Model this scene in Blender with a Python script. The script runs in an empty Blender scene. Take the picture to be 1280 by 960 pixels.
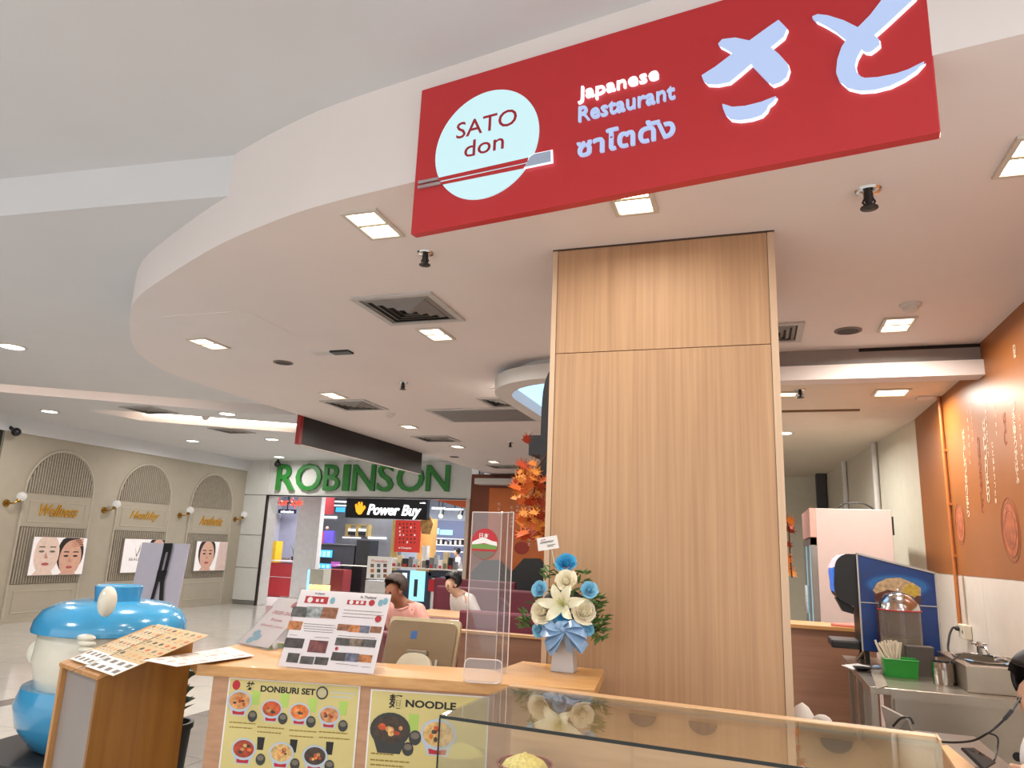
import bpy, math, random
from mathutils import Vector, Matrix, noise
from mathutils.geometry import tessellate_polygon
random.seed(7)
SC = bpy.context.scene
COL = SC.collection
# ------------------------------------------------------------------ camera
FPX, PITCH, ROLL, YAW, CH = 900.0, math.radians(12.7), math.radians(2.4), math.radians(18.7), 1.55
_fw = Vector((0, math.cos(PITCH), math.sin(PITCH))); _u0 = Vector((0, -math.sin(PITCH), math.cos(PITCH))); _r0 = Vector((1, 0, 0))
_R = Matrix.Rotation(YAW, 3, 'Z')
RT = _R @ (math.cos(ROLL)*_r0 + math.sin(ROLL)*_u0)
UP = _R @ (-math.sin(ROLL)*_r0 + math.cos(ROLL)*_u0)
FW = _R @ _fw
CAM = Vector((0, 0, CH))
cd = bpy.data.cameras.new('camera'); cd.sensor_fit = 'HORIZONTAL'; cd.sensor_width = 36; cd.lens = 36*FPX/1280
cd.clip_start = .05; cd.clip_end = 200
co = bpy.data.objects.new('camera', cd); COL.objects.link(co)
co.matrix_world = Matrix(((RT.x, UP.x, -FW.x, 0), (RT.y, UP.y, -FW.y, 0), (RT.z, UP.z, -FW.z, CH), (0, 0, 0, 1)))
SC.camera = co
# survey helpers: a photograph ray cut by a known plane of the room gives the real position there
def RAY(x, y): return (x-640)/FPX*RT - (y-480)/FPX*UP + FW
def PZ(x, y, z): d = RAY(x, y); return CAM + d*((z-CH)/d.z)
def PY(x, y, Y): d = RAY(x, y); return CAM + d*(Y/d.y)
def PX(x, y, X): d = RAY(x, y); return CAM + d*(X/d.x)
def PL(x, y, O, n): d = RAY(x, y); return CAM + d*((O-CAM).dot(n)/d.dot(n))
# ------------------------------------------------------------------ world, exposure, large lights
SC.view_settings.view_transform = 'Standard'; SC.view_settings.look = 'None'
SC.view_settings.gamma = 1; SC.view_settings.use_curve_mapping = False
SC.view_settings.exposure = 0.33
W = bpy.data.worlds.new('mall_ambient'); SC.world = W; W.use_nodes = True
W.node_tree.nodes['Background'].inputs[0].default_value = (.99, .985, .975, 1)
W.node_tree.nodes['Background'].inputs[1].default_value = 1.3
LIGHTS = []
def lamp(loc, power, size=.2, col=(1, .93, .84), kind='AREA', rot=(0, 0, 0), spread=170, sy=None):
    l = bpy.data.lights.new('lamp', kind); l.energy = power; l.color = col
    if kind == 'AREA':
        l.size = size; l.spread = math.radians(spread)
        if sy: l.shape = 'RECTANGLE'; l.size_y = sy
    else: l.shadow_soft_size = size
    o = bpy.data.objects.new('lamp', l); o.location = loc; o.rotation_euler = rot; COL.objects.link(o); return o
# ------------------------------------------------------------------ materials
def lin(c):
    def f(x): x /= 255; return x/12.92 if x <= .04045 else ((x+.055)/1.055)**2.4
    return (f(c[0]), f(c[1]), f(c[2]), 1)
MC = {}
def mat(name, c, rough=.5, metal=0, var=.06, scale=9, emit=0, ec=None, bump=0, coat=0, spec=.5):
    if name in MC: return MC[name]
    m = bpy.data.materials.new(name); m.use_nodes = True; nt = m.node_tree; b = nt.nodes['Principled BSDF']
    b.inputs['Roughness'].default_value = rough; b.inputs['Metallic'].default_value = metal
    b.inputs['Coat Weight'].default_value = coat; b.inputs['Specular IOR Level'].default_value = spec
    L = lin(c); tc = nt.nodes.new('ShaderNodeTexCoord'); nz = nt.nodes.new('ShaderNodeTexNoise')
    nz.inputs['Scale'].default_value = scale; nz.inputs['Detail'].default_value = 4
    nt.links.new(tc.outputs['Object'], nz.inputs['Vector'])
    r = nt.nodes.new('ShaderNodeValToRGB'); r.color_ramp.elements[0].position = .3; r.color_ramp.elements[1].position = .7
    r.color_ramp.elements[0].color = tuple(x*(1-var) for x in L[:3])+(1,); r.color_ramp.elements[1].color = tuple(min(1, x*(1+var)) for x in L[:3])+(1,)
    nt.links.new(nz.outputs['Fac'], r.inputs['Fac']); nt.links.new(r.outputs['Color'], b.inputs['Base Color'])
    if bump:
        bp = nt.nodes.new('ShaderNodeBump'); bp.inputs['Strength'].default_value = bump; bp.inputs['Distance'].default_value = .01
        nt.links.new(nz.outputs['Fac'], bp.inputs['Height']); nt.links.new(bp.outputs['Normal'], b.inputs['Normal'])
    if emit:
        b.inputs['Emission Color'].default_value = lin(ec or c); b.inputs['Emission Strength'].default_value = emit
    MC[name] = m; return m
def wood(name, c1, c2, axis='Z', rough=.42, fine=60, coarse=1.6, coat=.1):
    if name in MC: return MC[name]
    m = bpy.data.materials.new(name); m.use_nodes = True; nt = m.node_tree; b = nt.nodes['Principled BSDF']
    b.inputs['Roughness'].default_value = rough; b.inputs['Coat Weight'].default_value = coat
    tc = nt.nodes.new('ShaderNodeTexCoord'); mp = nt.nodes.new('ShaderNodeMapping')
    s = [fine, fine, fine]; s['XYZ'.index(axis)] = coarse; mp.inputs['Scale'].default_value = s
    nt.links.new(tc.outputs['Object'], mp.inputs['Vector'])
    n1 = nt.nodes.new('ShaderNodeTexNoise'); n1.inputs['Scale'].default_value = 1; n1.inputs['Detail'].default_value = 5; n1.inputs['Distortion'].default_value = .3
    nt.links.new(mp.outputs['Vector'], n1.inputs['Vector'])
    mp2 = nt.nodes.new('ShaderNodeMapping'); s2 = [7, 7, 7]; s2['XYZ'.index(axis)] = .5; mp2.inputs['Scale'].default_value = s2
    nt.links.new(tc.outputs['Object'], mp2.inputs['Vector'])
    n2 = nt.nodes.new('ShaderNodeTexNoise'); n2.inputs['Scale'].default_value = 1; n2.inputs['Detail'].default_value = 3
    nt.links.new(mp2.outputs['Vector'], n2.inputs['Vector'])
    ad = nt.nodes.new('ShaderNodeMath'); ad.operation = 'MULTIPLY_ADD'; ad.inputs[1].default_value = .6
    nt.links.new(n1.outputs['Fac'], ad.inputs[0])
    ml = nt.nodes.new('ShaderNodeMath'); ml.operation = 'MULTIPLY'; ml.inputs[1].default_value = .4
    nt.links.new(n2.outputs['Fac'], ml.inputs[0]); nt.links.new(ml.outputs[0], ad.inputs[2])
    r = nt.nodes.new('ShaderNodeValToRGB'); r.color_ramp.elements[0].position = .34; r.color_ramp.elements[1].position = .64
    r.color_ramp.elements[0].color = lin(c1); r.color_ramp.elements[1].color = lin(c2)
    nt.links.new(ad.outputs[0], r.inputs['Fac']); nt.links.new(r.outputs['Color'], b.inputs['Base Color'])
    MC[name] = m; return m
def glass(name, tint=(255, 255, 255), gloss=.09, rough=.02, haze=0, edge=.0):
    if name in MC: return MC[name]
    m = bpy.data.materials.new(name); m.use_nodes = True; nt = m.node_tree; nt.nodes.clear()
    out = nt.nodes.new('ShaderNodeOutputMaterial'); tr = nt.nodes.new('ShaderNodeBsdfTransparent'); gl = nt.nodes.new('ShaderNodeBsdfGlossy')
    tr.inputs[0].default_value = lin(tint); gl.inputs['Roughness'].default_value = rough
    lw = nt.nodes.new('ShaderNodeLayerWeight'); lw.inputs[0].default_value = .5
    fr = nt.nodes.new('ShaderNodeMath'); fr.operation = 'POWER'; fr.inputs[1].default_value = 4.5; nt.links.new(lw.outputs['Facing'], fr.inputs[0])
    ma = nt.nodes.new('ShaderNodeMath'); ma.operation = 'MULTIPLY_ADD'; ma.inputs[1].default_value = .85; ma.inputs[2].default_value = gloss*.5
    nt.links.new(fr.outputs[0], ma.inputs[0])
    mx = nt.nodes.new('ShaderNodeMixShader'); nt.links.new(ma.outputs[0], mx.inputs[0]); nt.links.new(tr.outputs[0], mx.inputs[1]); nt.links.new(gl.outputs[0], mx.inputs[2])
    last = mx
    if haze:
        df = nt.nodes.new('ShaderNodeBsdfDiffuse'); df.inputs[0].default_value = lin((235, 232, 230)); m2 = nt.nodes.new('ShaderNodeMixShader'); m2.inputs[0].default_value = haze
        nt.links.new(mx.outputs[0], m2.inputs[1]); nt.links.new(df.outputs[0], m2.inputs[2]); last = m2
    nt.links.new(last.outputs[0], out.inputs[0]); MC[name] = m; return m
def glow(name, c, s):
    if name in MC: return MC[name]
    m = mat(name, tuple(x*.55 for x in c), .4, emit=s, ec=c, var=.02); return m
# ------------------------------------------------------------------ mesh building
class MB:
    def __init__(s): s.v = []; s.f = []; s.m = []; s.mats = []; s.cur = 0
    def use(s, m):
        if m not in s.mats: s.mats.append(m)
        s.cur = s.mats.index(m); return s
    def add(s, vs, fs, M=None):
        o = len(s.v)
        for p in vs: p = Vector(p); s.v.append(M @ p if M is not None else p)
        for f in fs: s.f.append([i+o for i in f]); s.m.append(s.cur)
        return s
    def box(s, c, d, M=None, rz=0):
        x, y, z = d[0]/2, d[1]/2, d[2]/2; R = Matrix.Rotation(rz, 3, 'Z'); c = Vector(c)
        vs = [c+R @ Vector(p) for p in ((-x, -y, -z), (x, -y, -z), (x, y, -z), (-x, y, -z), (-x, -y, z), (x, -y, z), (x, y, z), (-x, y, z))]
        return s.add(vs, [(3, 2, 1, 0), (4, 5, 6, 7), (0, 1, 5, 4), (1, 2, 6, 5), (2, 3, 7, 6), (3, 0, 4, 7)], M)
    def b2(s, a, b, M=None): return s.box([(a[i]+b[i])/2 for i in range(3)], [abs(b[i]-a[i]) for i in range(3)], M)
    def quad(s, a, b, c, d, M=None): return s.add([a, b, c, d], [(0, 1, 2, 3)], M)
    def slab(s, pts, t, nrm):
        n = Vector(nrm)*t; k = len(pts); vs = [Vector(p) for p in pts]+[Vector(p)+n for p in pts]
        return s.add(vs, [tuple(range(k))[::-1], tuple(range(k, 2*k))]+[(i, (i+1) % k, k+(i+1) % k, k+i) for i in range(k)])
    def prism(s, poly, z0, z1, M=None, holes=()):
        loops = [[Vector((p[0], p[1], 0)) for p in poly]]+[[Vector((p[0], p[1], 0)) for p in h] for h in holes]
        flat = [p for l in loops for p in l]; n = len(flat); tris = tessellate_polygon(loops)
        vs = [(p.x, p.y, z0) for p in flat]+[(p.x, p.y, z1) for p in flat]
        ar = sum(poly[i][0]*poly[(i+1) % len(poly)][1]-poly[(i+1) % len(poly)][0]*poly[i][1] for i in range(len(poly)))
        fs = []
        for t in tris:
            a, b, c = [flat[i] for i in t]; cw = (b-a).cross(c-a).z < 0
            t = t[::-1] if cw else tuple(t)
            fs.append(tuple(i+n for i in t)); fs.append(tuple(t)[::-1])
        o = 0
        for l in loops:
            k = len(l); a2 = sum(l[i].x*l[(i+1) % k].y-l[(i+1) % k].x*l[i].y for i in range(k)); fl = (a2 < 0) != (o > 0)
            for i in range(k):
                j = (i+1) % k; q = (o+i, o+j, n+o+j, n+o+i); fs.append(q[::-1] if fl else q)
            o += k
        return s.add(vs, fs, M)
    def lathe(s, prof, seg=24, c=(0, 0, 0), M=None, sx=1, sy=1):
        vs = []; fs = []; c = Vector(c); k = len(prof)
        for i in range(seg):
            a = 2*math.pi*i/seg
            for r, z in prof: vs.append(c+Vector((r*math.cos(a)*sx, r*math.sin(a)*sy, z)))
        for i in range(seg):
            j = (i+1) % seg
            for q in range(k-1): fs.append((i*k+q, j*k+q, j*k+q+1, i*k+q+1))
        if prof[0][0] > 1e-6: fs.append(tuple(i*k for i in range(seg))[::-1])
        if prof[-1][0] > 1e-6: fs.append(tuple(i*k+k-1 for i in range(seg)))
        return s.add(vs, fs, M)
    def cyl(s, a, b, r, seg=12, r2=None, cap=True):
        a = Vector(a); b = Vector(b); d = (b-a); L = d.length; q = Vector((0, 0, 1)).rotation_difference(d.normalized()).to_matrix().to_4x4()
        return s.lathe([(r, 0), (r if r2 is None else r2, L)], seg, M=Matrix.Translation(a) @ q)
    def ball(s, c, r, seg=16, ring=10, sc=(1, 1, 1), M=None):
        pr = [(max(r*math.sin(math.pi*i/ring), 1e-7 if i in (0, ring) else 0), -r*math.cos(math.pi*i/ring)) for i in range(ring+1)]
        T = Matrix.Translation(Vector(c)) @ Matrix.Diagonal((sc[0], sc[1], sc[2], 1))
        return s.lathe(pr, seg, M=(M @ T if M is not None else T))
    def tube(s, pts, r, seg=8, closed=False, rr=None):
        pts = [Vector(p) for p in pts]; n = len(pts); vs = []; fs = []; pn = None
        for i, p in enumerate(pts):
            a = pts[i-1] if (i or closed) else pts[0]; b = pts[(i+1) % n] if (i < n-1 or closed) else pts[-1]
            t = (b-a).normalized()
            if pn is None: pn = t.orthogonal().normalized()
            pn = (pn-t*pn.dot(t)); pn = pn.normalized() if pn.length > 1e-6 else t.orthogonal().normalized()
            bn = t.cross(pn); R = rr[i] if rr else r
            for k in range(seg): a2 = 2*math.pi*k/seg; vs.append(p+(pn*math.cos(a2)+bn*math.sin(a2))*R)
        for i in range(n if closed else n-1):
            j = (i+1) % n
            for k in range(seg): l = (k+1) % seg; fs.append((i*seg+k, i*seg+l, j*seg+l, j*seg+k))
        if not closed: fs.append(tuple(range(seg))[::-1]); fs.append(tuple((n-1)*seg+k for k in range(seg)))
        return s.add(vs, fs)
    def disc(s, c, rx, ry, M=None, seg=24, z=0):
        return s.add([(c[0]+rx*math.cos(2*math.pi*i/seg), c[1]+ry*math.sin(2*math.pi*i/seg), z) for i in range(seg)], [tuple(range(seg))], M)
WL = {}
def link(o, parent, loc):
    COL.objects.link(o); WL[o] = Vector(loc)
    if parent is not None: o.parent = parent; o.location = Vector(loc)-WL[parent]
    else: o.location = loc
    return o
def tag(o, label=None, cat=None, group=None, kind=None):
    if label: o['label'] = label
    if cat: o['category'] = cat
    if group: o['group'] = group
    if kind: o['kind'] = kind
    return o
def E(name, loc, label, cat, group=None):
    return tag(link(bpy.data.objects.new(name, None), None, loc), label, cat, group)
def mk(name, mb, m=None, parent=None, label=None, cat=None, group=None, kind=None, smooth=False, M=None, bevel=0):
    vs = [M @ v for v in mb.v] if M is not None else mb.v
    lo = [min(v[i] for v in vs) for i in range(3)]; hi = [max(v[i] for v in vs) for i in range(3)]
    org = Vector(((lo[0]+hi[0])/2, (lo[1]+hi[1])/2, lo[2]))
    me = bpy.data.meshes.new(name); me.from_pydata([v-org for v in vs], [], mb.f)
    ms = mb.mats or [m]
    for q in ms: me.materials.append(q)
    for p, i in zip(me.polygons, mb.m): p.material_index = min(i, len(ms)-1)
    if smooth:
        for p in me.polygons: p.use_smooth = True
        me.set_sharp_from_angle(angle=math.radians(42))
    me.update(); o = link(bpy.data.objects.new(name, me), parent, org)
    if bevel:
        bm = o.modifiers.new('bevel', 'BEVEL'); bm.width = bevel; bm.segments = 2; bm.limit_method = 'ANGLE'
    return tag(o, label, cat, group, kind)
def dup(o, parent=None, loc=None, rot=None, label=None, group=None):
    c = o.copy(); COL.objects.link(c)
    if parent is not None: c.parent = parent
    if loc is not None: c.location = loc
    if rot is not None: c.rotation_euler = rot
    WL[c] = Vector(c.location) if parent is None else WL[parent]+Vector(c.location)
    if label: c['label'] = label
    if group: c['group'] = group
    for ch in [q for q in KIDS(o)]: dup(ch, c)
    return c
def KIDS(o): return list(o.children)
def fr(O, u, v):
    u = Vector(u).normalized(); v = Vector(v).normalized(); n = u.cross(v); O = Vector(O)
    return Matrix(((u.x, v.x, n.x, O.x), (u.y, v.y, n.y, O.y), (u.z, v.z, n.z, O.z), (0, 0, 0, 1)))
def uvof(F, x, y, off=0):
    O = F.translation+F.col[2].to_3d()*off; p = PL(x, y, O, F.col[2].to_3d()); q = F.inverted() @ p; return (q.x, q.y)
def text(name, body, m, parent, F, x, y, w=None, h=None, ext=.002, off=.0, bold=0, shear=0, align='L', z=0, **kw):
    c = bpy.data.curves.new(name, 'FONT'); c.body = body; c.extrude = .01; c.offset = bold; c.shear = shear; c.resolution_u = 3
    t = bpy.data.objects.new('tmp', c); COL.objects.link(t)
    me = bpy.data.meshes.new_from_object(t); COL.objects.unlink(t); bpy.data.objects.remove(t)
    xs = [v.co.x for v in me.vertices]; ys = [v.co.y for v in me.vertices]
    if not xs: return None
    x0, x1, y0, y1 = min(xs), max(xs), min(ys), max(ys)
    sy = h/(y1-y0) if h else None; sx = w/(x1-x0) if w else sy; sy = sy or sx
    mb = MB(); mb.use(m)
    vs = []
    for v in me.vertices:
        px = (v.co.x-x0)*sx+(0 if align == 'L' else -(x1-x0)*sx/2); vs.append((x+px, y+(v.co.y-y0)*sy, z+(ext if v.co.z > 0 else 0)))
    mb.add(vs, [list(p.vertices) for p in me.polygons], F); bpy.data.meshes.remove(me)
    return mk(name, mb, None, parent, **kw)
def crom(pts, n=6, closed=False):
    P = [Vector(p) for p in pts]; out = []; k = len(P)
    for i in range(k if closed else k-1):
        a = P[(i-1) % k] if (closed or i) else P[0]; b = P[i]; c = P[(i+1) % k]; d = P[(i+2) % k] if (closed or i < k-2) else P[-1]
        for j in range(n):
            t = j/n; out.append(.5*((2*b)+(c-a)*t+(2*a-5*b+4*c-d)*t*t+(3*b-a-3*c+d)*t**3))
    if not closed: out.append(P[-1])
    return out
def rrect(x0, y0, x1, y1, r, n=5):
    o = []
    for cx, cy, a in ((x1-r, y1-r, 0), (x0+r, y1-r, 90), (x0+r, y0+r, 180), (x1-r, y0+r, 270)):
        for i in range(n+1): t = math.radians(a+90*i/n); o.append((cx+r*math.cos(t), cy+r*math.sin(t)))
    return o
def skin(name, J, bones, root, m, parent, sub=2):
    ks = list(J); me = bpy.data.meshes.new(name); org = WL[parent]
    me.from_pydata([Vector(J[k][0])-org for k in ks], [(ks.index(a), ks.index(b)) for a, b in bones], [])
    o = bpy.data.objects.new(name, me); COL.objects.link(o)
    sm = o.modifiers.new('skin', 'SKIN'); sm.use_smooth_shade = True
    sv = me.skin_vertices[0].data
    for i, k in enumerate(ks):
        r = J[k][1]; sv[i].radius = (r, r) if not isinstance(r, tuple) else r; sv[i].use_root = (k == root)
    s2 = o.modifiers.new('sub', 'SUBSURF'); s2.levels = sub; s2.render_levels = sub
    dg = bpy.context.evaluated_depsgraph_get(); dg.update()
    nm = bpy.data.meshes.new_from_object(o.evaluated_get(dg)); nm.name = name
    COL.objects.unlink(o); bpy.data.objects.remove(o)
    nm.materials.clear(); nm.materials.append(m)
    for p in nm.polygons: p.use_smooth = True; p.material_index = 0
    q = bpy.data.objects.new(name, nm); COL.objects.link(q); q.parent = parent; WL[q] = org.copy(); return q
WHITE = mat('white_plaster', (212, 208, 203), .85, var=.02, scale=3)
# ------------------------------------------------------------------ the setting
def st(name, mb, m, label=None, **k): return mk(name, mb, m, None, label, None, None, 'structure', **k)
MALLC = mat('mall_ceiling_paint', (216, 216, 217), .9, var=.015, scale=2)
SOFC = mat('soffit_paint', (230, 221, 217), .88, var=.015, scale=2)
BEIGE = mat('beige_panelling', (176, 167, 150), .7, var=.03, scale=5)
TILEW = mat('white_floor_tile', (205, 201, 194), .12, var=.04, scale=3)
TILEG = mat('grey_floor_tile', (128, 122, 117), .22, var=.07, scale=5)
GROUT = mat('floor_screed', (212, 209, 205), .35)
floor = st('floor', MB().b2((-14, -6, -.12), (6, 24, -.012)), GROUT, 'glossy white and grey mall floor')
_cols = [(-11.5+i*.996, -11.5+(i+1)*.996, TILEW) for i in range(5)]+[(-6.52, -6.31, TILEG), (-6.31, -5.515, TILEW), (-5.515, -4.72, TILEW)]+[(-4.72+i, -3.72+i, TILEG) for i in range(4)]
for x0, x1, m in _cols:
    src = None
    for j in range(13):
        y0 = 1.6+j
        if src is None: src = mk('floor_tile', MB().box((0, 0, -.006), (x1-x0-.005, .995, .012)), m, floor); src.location = (((x0+x1)/2), y0+.5, -.012-WL[floor].z); src.location -= Vector((WL[floor].x, WL[floor].y, 0))
        else: dup(src, floor, src.location+Vector((0, j, 0)))
LOWC = [(-1.325, 2.488), (-1.729, 2.56), (-2.08, 2.65), (-2.65, 2.865), (-3.388, 3.234), (-3.835, 3.498), (-4.281, 3.888), (-4.881, 4.532), (-5.2, 5.15), (-5.3, 5.75), (-5.3, 7.0)]
curve = [(p.x, p.y) for p in crom([(a, b, 0) for a, b in LOWC], 5)]
st('ceiling', MB().prism([(3.4, 1.68)]+[(.563, 2.159)]+curve+[(-5.3, 14.55), (3.4, 14.55)], 3.03, 3.72), SOFC, 'lower restaurant ceiling with curved edge')
st('ceiling', MB().prism([(-14, -6), (6, -6), (6, 2.6), (-2.0, 2.9), (-2.7, 2.83), (-3.52, 2.765), (-4.15, 2.72), (-14, 2.2)], 3.54, 3.6), MALLC, 'raised mall ceiling')
S1 = [(-11.4, 5.03), (-6.17, 8.182), (-6.23, 8.774), (-6.35, 8.88), (-6.985, 8.636), (-11.4, 5.64)]
S2 = [(-9.523, 8.124), (-8.903, 8.316), (-6.5, 9.8), (-6.5, 11.0), (-7.384, 10.457), (-9.412, 9.103)]
st('ceiling', MB().prism([(-14, 2.2), (-4.15, 2.72), (-3.52, 2.765), (-2.7, 2.83), (-2.3, 2.87), (-2.3, 3.4), (-5.0, 6), (-5.0, 14.7), (-14, 14.7)], 3.30, 3.545, holes=[S1, S2]), MALLC, 'middle mall ceiling with two light troughs')
COVE = mat('cove_inside', (236, 214, 200), .8); LED = glow('led_strip', (255, 236, 214), 5.0)
def trough(S, far, lab, strip):
    t = st('trim_1' if not strip else 'trim_2', MB().prism(S, 3.545, 3.57), COVE, lab)
    if strip:
        a, b = [Vector((p[0], p[1], 0)) for p in far]; d = (b-a).normalized(); n = -Vector((d.y, -d.x, 0))
        mk('light_strip', MB().slab([a+n*.02+Vector((0, 0, 3.42)), b+n*.02+Vector((0, 0, 3.42)), b+n*.02+Vector((0, 0, 3.50)), a+n*.02+Vector((0, 0, 3.50))], .02, n), LED, t)
        c = (a+b)/2+n*.25; lamp((c.x, c.y, 3.36), 14, 2.0, (1, .85, .72), rot=(math.radians(180), 0, math.atan2(d.y, d.x)), sy=.1)
trough(S1, None, 'top of the long ceiling trough', False)
trough(S2, [(-7.384, 10.457), (-9.412, 9.103)], 'top of the lit ceiling trough', True)
c1 = Vector((-8.6, 6.85, 3.38)); lamp(c1, 10, 3.6, (1, .84, .74), rot=(math.radians(180), 0, math.atan2(1.74, 2.89)), sy=.1)
# left wall with white band, facade pier and header
st('wall_left', MB().b2((-11.7, 8.42, 0), (-11.5, 14.7, 3.31)), BEIGE, 'beige panelled wall with three arches')
st('wall_left', MB().b2((-11.7, -3, 0), (-11.55, 8.42, 3.31)), mat('dark_shopfront', (52, 48, 46), .4), 'dark shopfront beside the beige wall')
st('trim_3', MB().b2((-11.5, 8.0, 3.05), (-11.44, 14.5, 3.30)), MALLC, 'white band above the beige wall')
st('baseboard_left', MB().b2((-11.5, 8.42, 0), (-11.47, 14.5, .06)), BEIGE)
FAC = mat('facade_panel', (214, 214, 210), .35, var=.02)
fp = st('wall_front', MB().b2((-11.5, 14.52, 0), (-10.87, 14.9, 3.31)), GROUT, 'white clad pier beside the store entrance')
for z0, z1 in ((.1, .82), (.83, 1.56), (1.57, 2.49), (2.5, 3.31)): mk('cladding_panel', MB().b2((-11.5, 14.46, z0), (-10.875, 14.52, z1-.006)), FAC, fp)
mk('cladding_base', MB().b2((-11.5, 14.45, 0), (-10.87, 14.52, .09)), mat('pier_base', (120, 118, 112), .5), fp)
st('wall_front', MB().b2((-10.87, 14.48, 2.494), (-5.73, 14.9, 3.31)), FAC, 'white header above the store entrance')
st('trim_4', MB().b2((-5.81, 14.44, 0), (-5.73, 14.9, 2.494)), mat('pale_jamb', (196, 176, 160), .5), 'pale jamb right of the store entrance')
fm = mat('dark_frame', (40, 34, 30), .4, metal=.3)
st('trim_5', MB().b2((-10.87, 14.44, 0), (-10.83, 14.5, 2.494)).b2((-10.87, 14.44, 2.475), (-5.81, 14.5, 2.50)), fm, 'thin dark frame of the store entrance')
ORG = mat('orange_wall', (154, 91, 38), .42, var=.13, scale=1.3)
BRN = mat('brown_wall', (120, 58, 28), .5, var=.1, scale=2)
st('wall_back', MB().b2((-5.73, 14.5, 0), (3.4, 14.8, 3.03)), BRN, 'brown end wall of the restaurant')
st('trim_6', MB().b2((-5.55, 14.2, 2.80), (3.4, 14.5, 2.92)), WHITE, 'white bulkhead along the brown end wall')
WT = mat('white_wall_tile', (226, 216, 204), .25, var=.02)
rw = st('wall_right', MB().b2((1.505, 2.5, 0), (1.7, 7.68, 3.03)), GROUT, 'kitchen side wall, orange above white tile')
mk('orange_panel', MB().b2((1.5, 2.5, 1.475), (1.52, 6.655, 3.03)), ORG, rw)
mk('orange_panel', MB().b2((1.5, 6.66, 1.475), (1.52, 7.68, 2.95)), ORG, rw)
for i in range(6): mk('wall_tile', MB().b2((1.497, 2.5+i*.866, .02), (1.52, 2.5+(i+1)*.866-.006, 1.47)), WT, rw)
KW = mat('kitchen_wall', (212, 206, 186), .45, var=.03)
st('wall_right', MB().prism([(1.5, 7.68), (1.09, 13.26), (1.4, 13.3), (1.8, 7.68)], 0, 3.03), KW, 'pale kitchen side wall beyond the orange wall')
st('wall_back', MB().b2((-.4, 13.2, 0), (1.4, 13.4, 3.0)), KW, 'pale kitchen end wall')
st('ceiling', MB().b2((-.3, 5.56, 2.9), (1.62, 13.3, 3.028)), mat('kitchen_ceiling', (216, 204, 184), .8, var=.02), 'lower kitchen ceiling')
bm = st('trim_7', MB().b2((-.3, 5.42, 2.80), (1.6, 5.58, 2.905)), SOFC, 'white beam across the kitchen ceiling')
mk('recess', MB().b2((-.3, 5.47, 2.905), (1.55, 5.56, 3.029)), mat('beam_recess', (150, 142, 138), .8), bm)
mk('gap', MB().b2((.75, 5.462, 3.005), (1.5, 5.48, 3.026)), mat('shadow_gap', (30, 22, 18), .8), bm)
# ------------------------------------------------------------------ lights in the ceilings
CELL = glow('lamp_cell', (255, 246, 214), 6.0); CELLW = glow('lamp_disc', (255, 252, 246), 6.0)
TRIMW = mat('lamp_trim', (205, 196, 184), .5); DARKL = mat('lamp_louvre', (96, 80, 60), .5)
def square_lamp(p, lab, w=.16, l=.30, cells=2, power=13, rz=0, lit=True):
    t = E('square_downlight', p, lab, 'downlight', 'square downlights in the restaurant ceiling')
    Mx = Matrix.Translation(p) @ Matrix.Rotation(rz, 4, 'Z')
    z1 = -.012; h = MB()
    h.prism([(-w/2-.02, -l/2-.02), (w/2+.02, -l/2-.02), (w/2+.02, l/2+.02), (-w/2-.02, l/2+.02)], z1, 0, Mx, holes=[[(-w/2, -l/2), (w/2, -l/2), (w/2, l/2), (-w/2, l/2)]])
    mk('frame', h, TRIMW, t)
    cl = l/cells
    for i in range(cells):
        c = MB().box((0, -l/2+cl*(i+.5), -.003), (w-.01, cl-.014, .004), Mx); mk('lamp_cell', c, CELL if lit else TRIMW, t)
    for i in range(1, cells): mk('louvre', MB().box((0, -l/2+cl*i, -.006), (w, .008, .01), Mx), DARKL, t)
    if power: lamp((p[0], p[1], p[2]-.02), power*2.5, max(w, .2), (1, .93, .84))
    return t
def round_lamp(p, lab, r=.10, power=12, col=(1, .97, .93), group='round downlights in the mall ceiling'):
    t = E('round_downlight', p, lab, 'downlight', group); Mx = Matrix.Translation(p)
    mk('trim_ring', MB().lathe([(r, -.001), (r, -.010), (r+.025, -.006), (r+.03, 0)], 28, M=Mx), TRIMW, t, smooth=True)
    mk('lens', MB().lathe([(.0001, -.006), (r, -.005)], 28, M=Mx), CELLW, t)
    if power: lamp((p[0], p[1], p[2]-.02), power, 2*r, col)
    return t
def on(x, y, z): return PZ(x, y, z)
for (x, y, lab, pw, rz) in ((467, 280, 'square twin downlight left of the red sign, nearest the curved edge', 7, 0), (545, 417, 'square twin downlight behind the large slatted air vent', 10, 0),
        (261, 429, 'square twin downlight by the leftmost bulge of the curved ceiling edge', 12, 0), (417, 494, 'small square downlight just in front of the second air vent', 12, 0),
        (511, 533, 'small square downlight above the black hanging sign', 12, 0), (572, 558, 'small square downlight above the letters of the green store sign', 10, 0), (632, 489, 'square downlight beside the white dropped ceiling ring', 10, 0),
        (617, 577, 'small downlight nearest the brown end wall', 10, 0), (790, 247, 'square downlight half hidden below the red sign', 1.5, 0), (1121, 405, 'square downlight right of the wooden pillar before the white beam', 8, 0), (1292, 193, 'bright downlight at the right edge near the red sign', 6, 0)):
    square_lamp(on(x, y, 3.03), lab, .15, .26 if y < 500 else .2, 2, pw, rz)
square_lamp(on(1114, 490, 2.9), 'bright square lamp in the kitchen ceiling before the orange wall', .22, .22, 1, 10)
square_lamp(on(985, 492, 2.9), 'small square lamp beside the pillar in the kitchen ceiling', .12, .12, 1, 4)
round_lamp(on(979, 541, 2.9), 'round lamp deep in the kitchen ceiling beside the pillar', .09, 34, group='kitchen round lamps')
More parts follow.
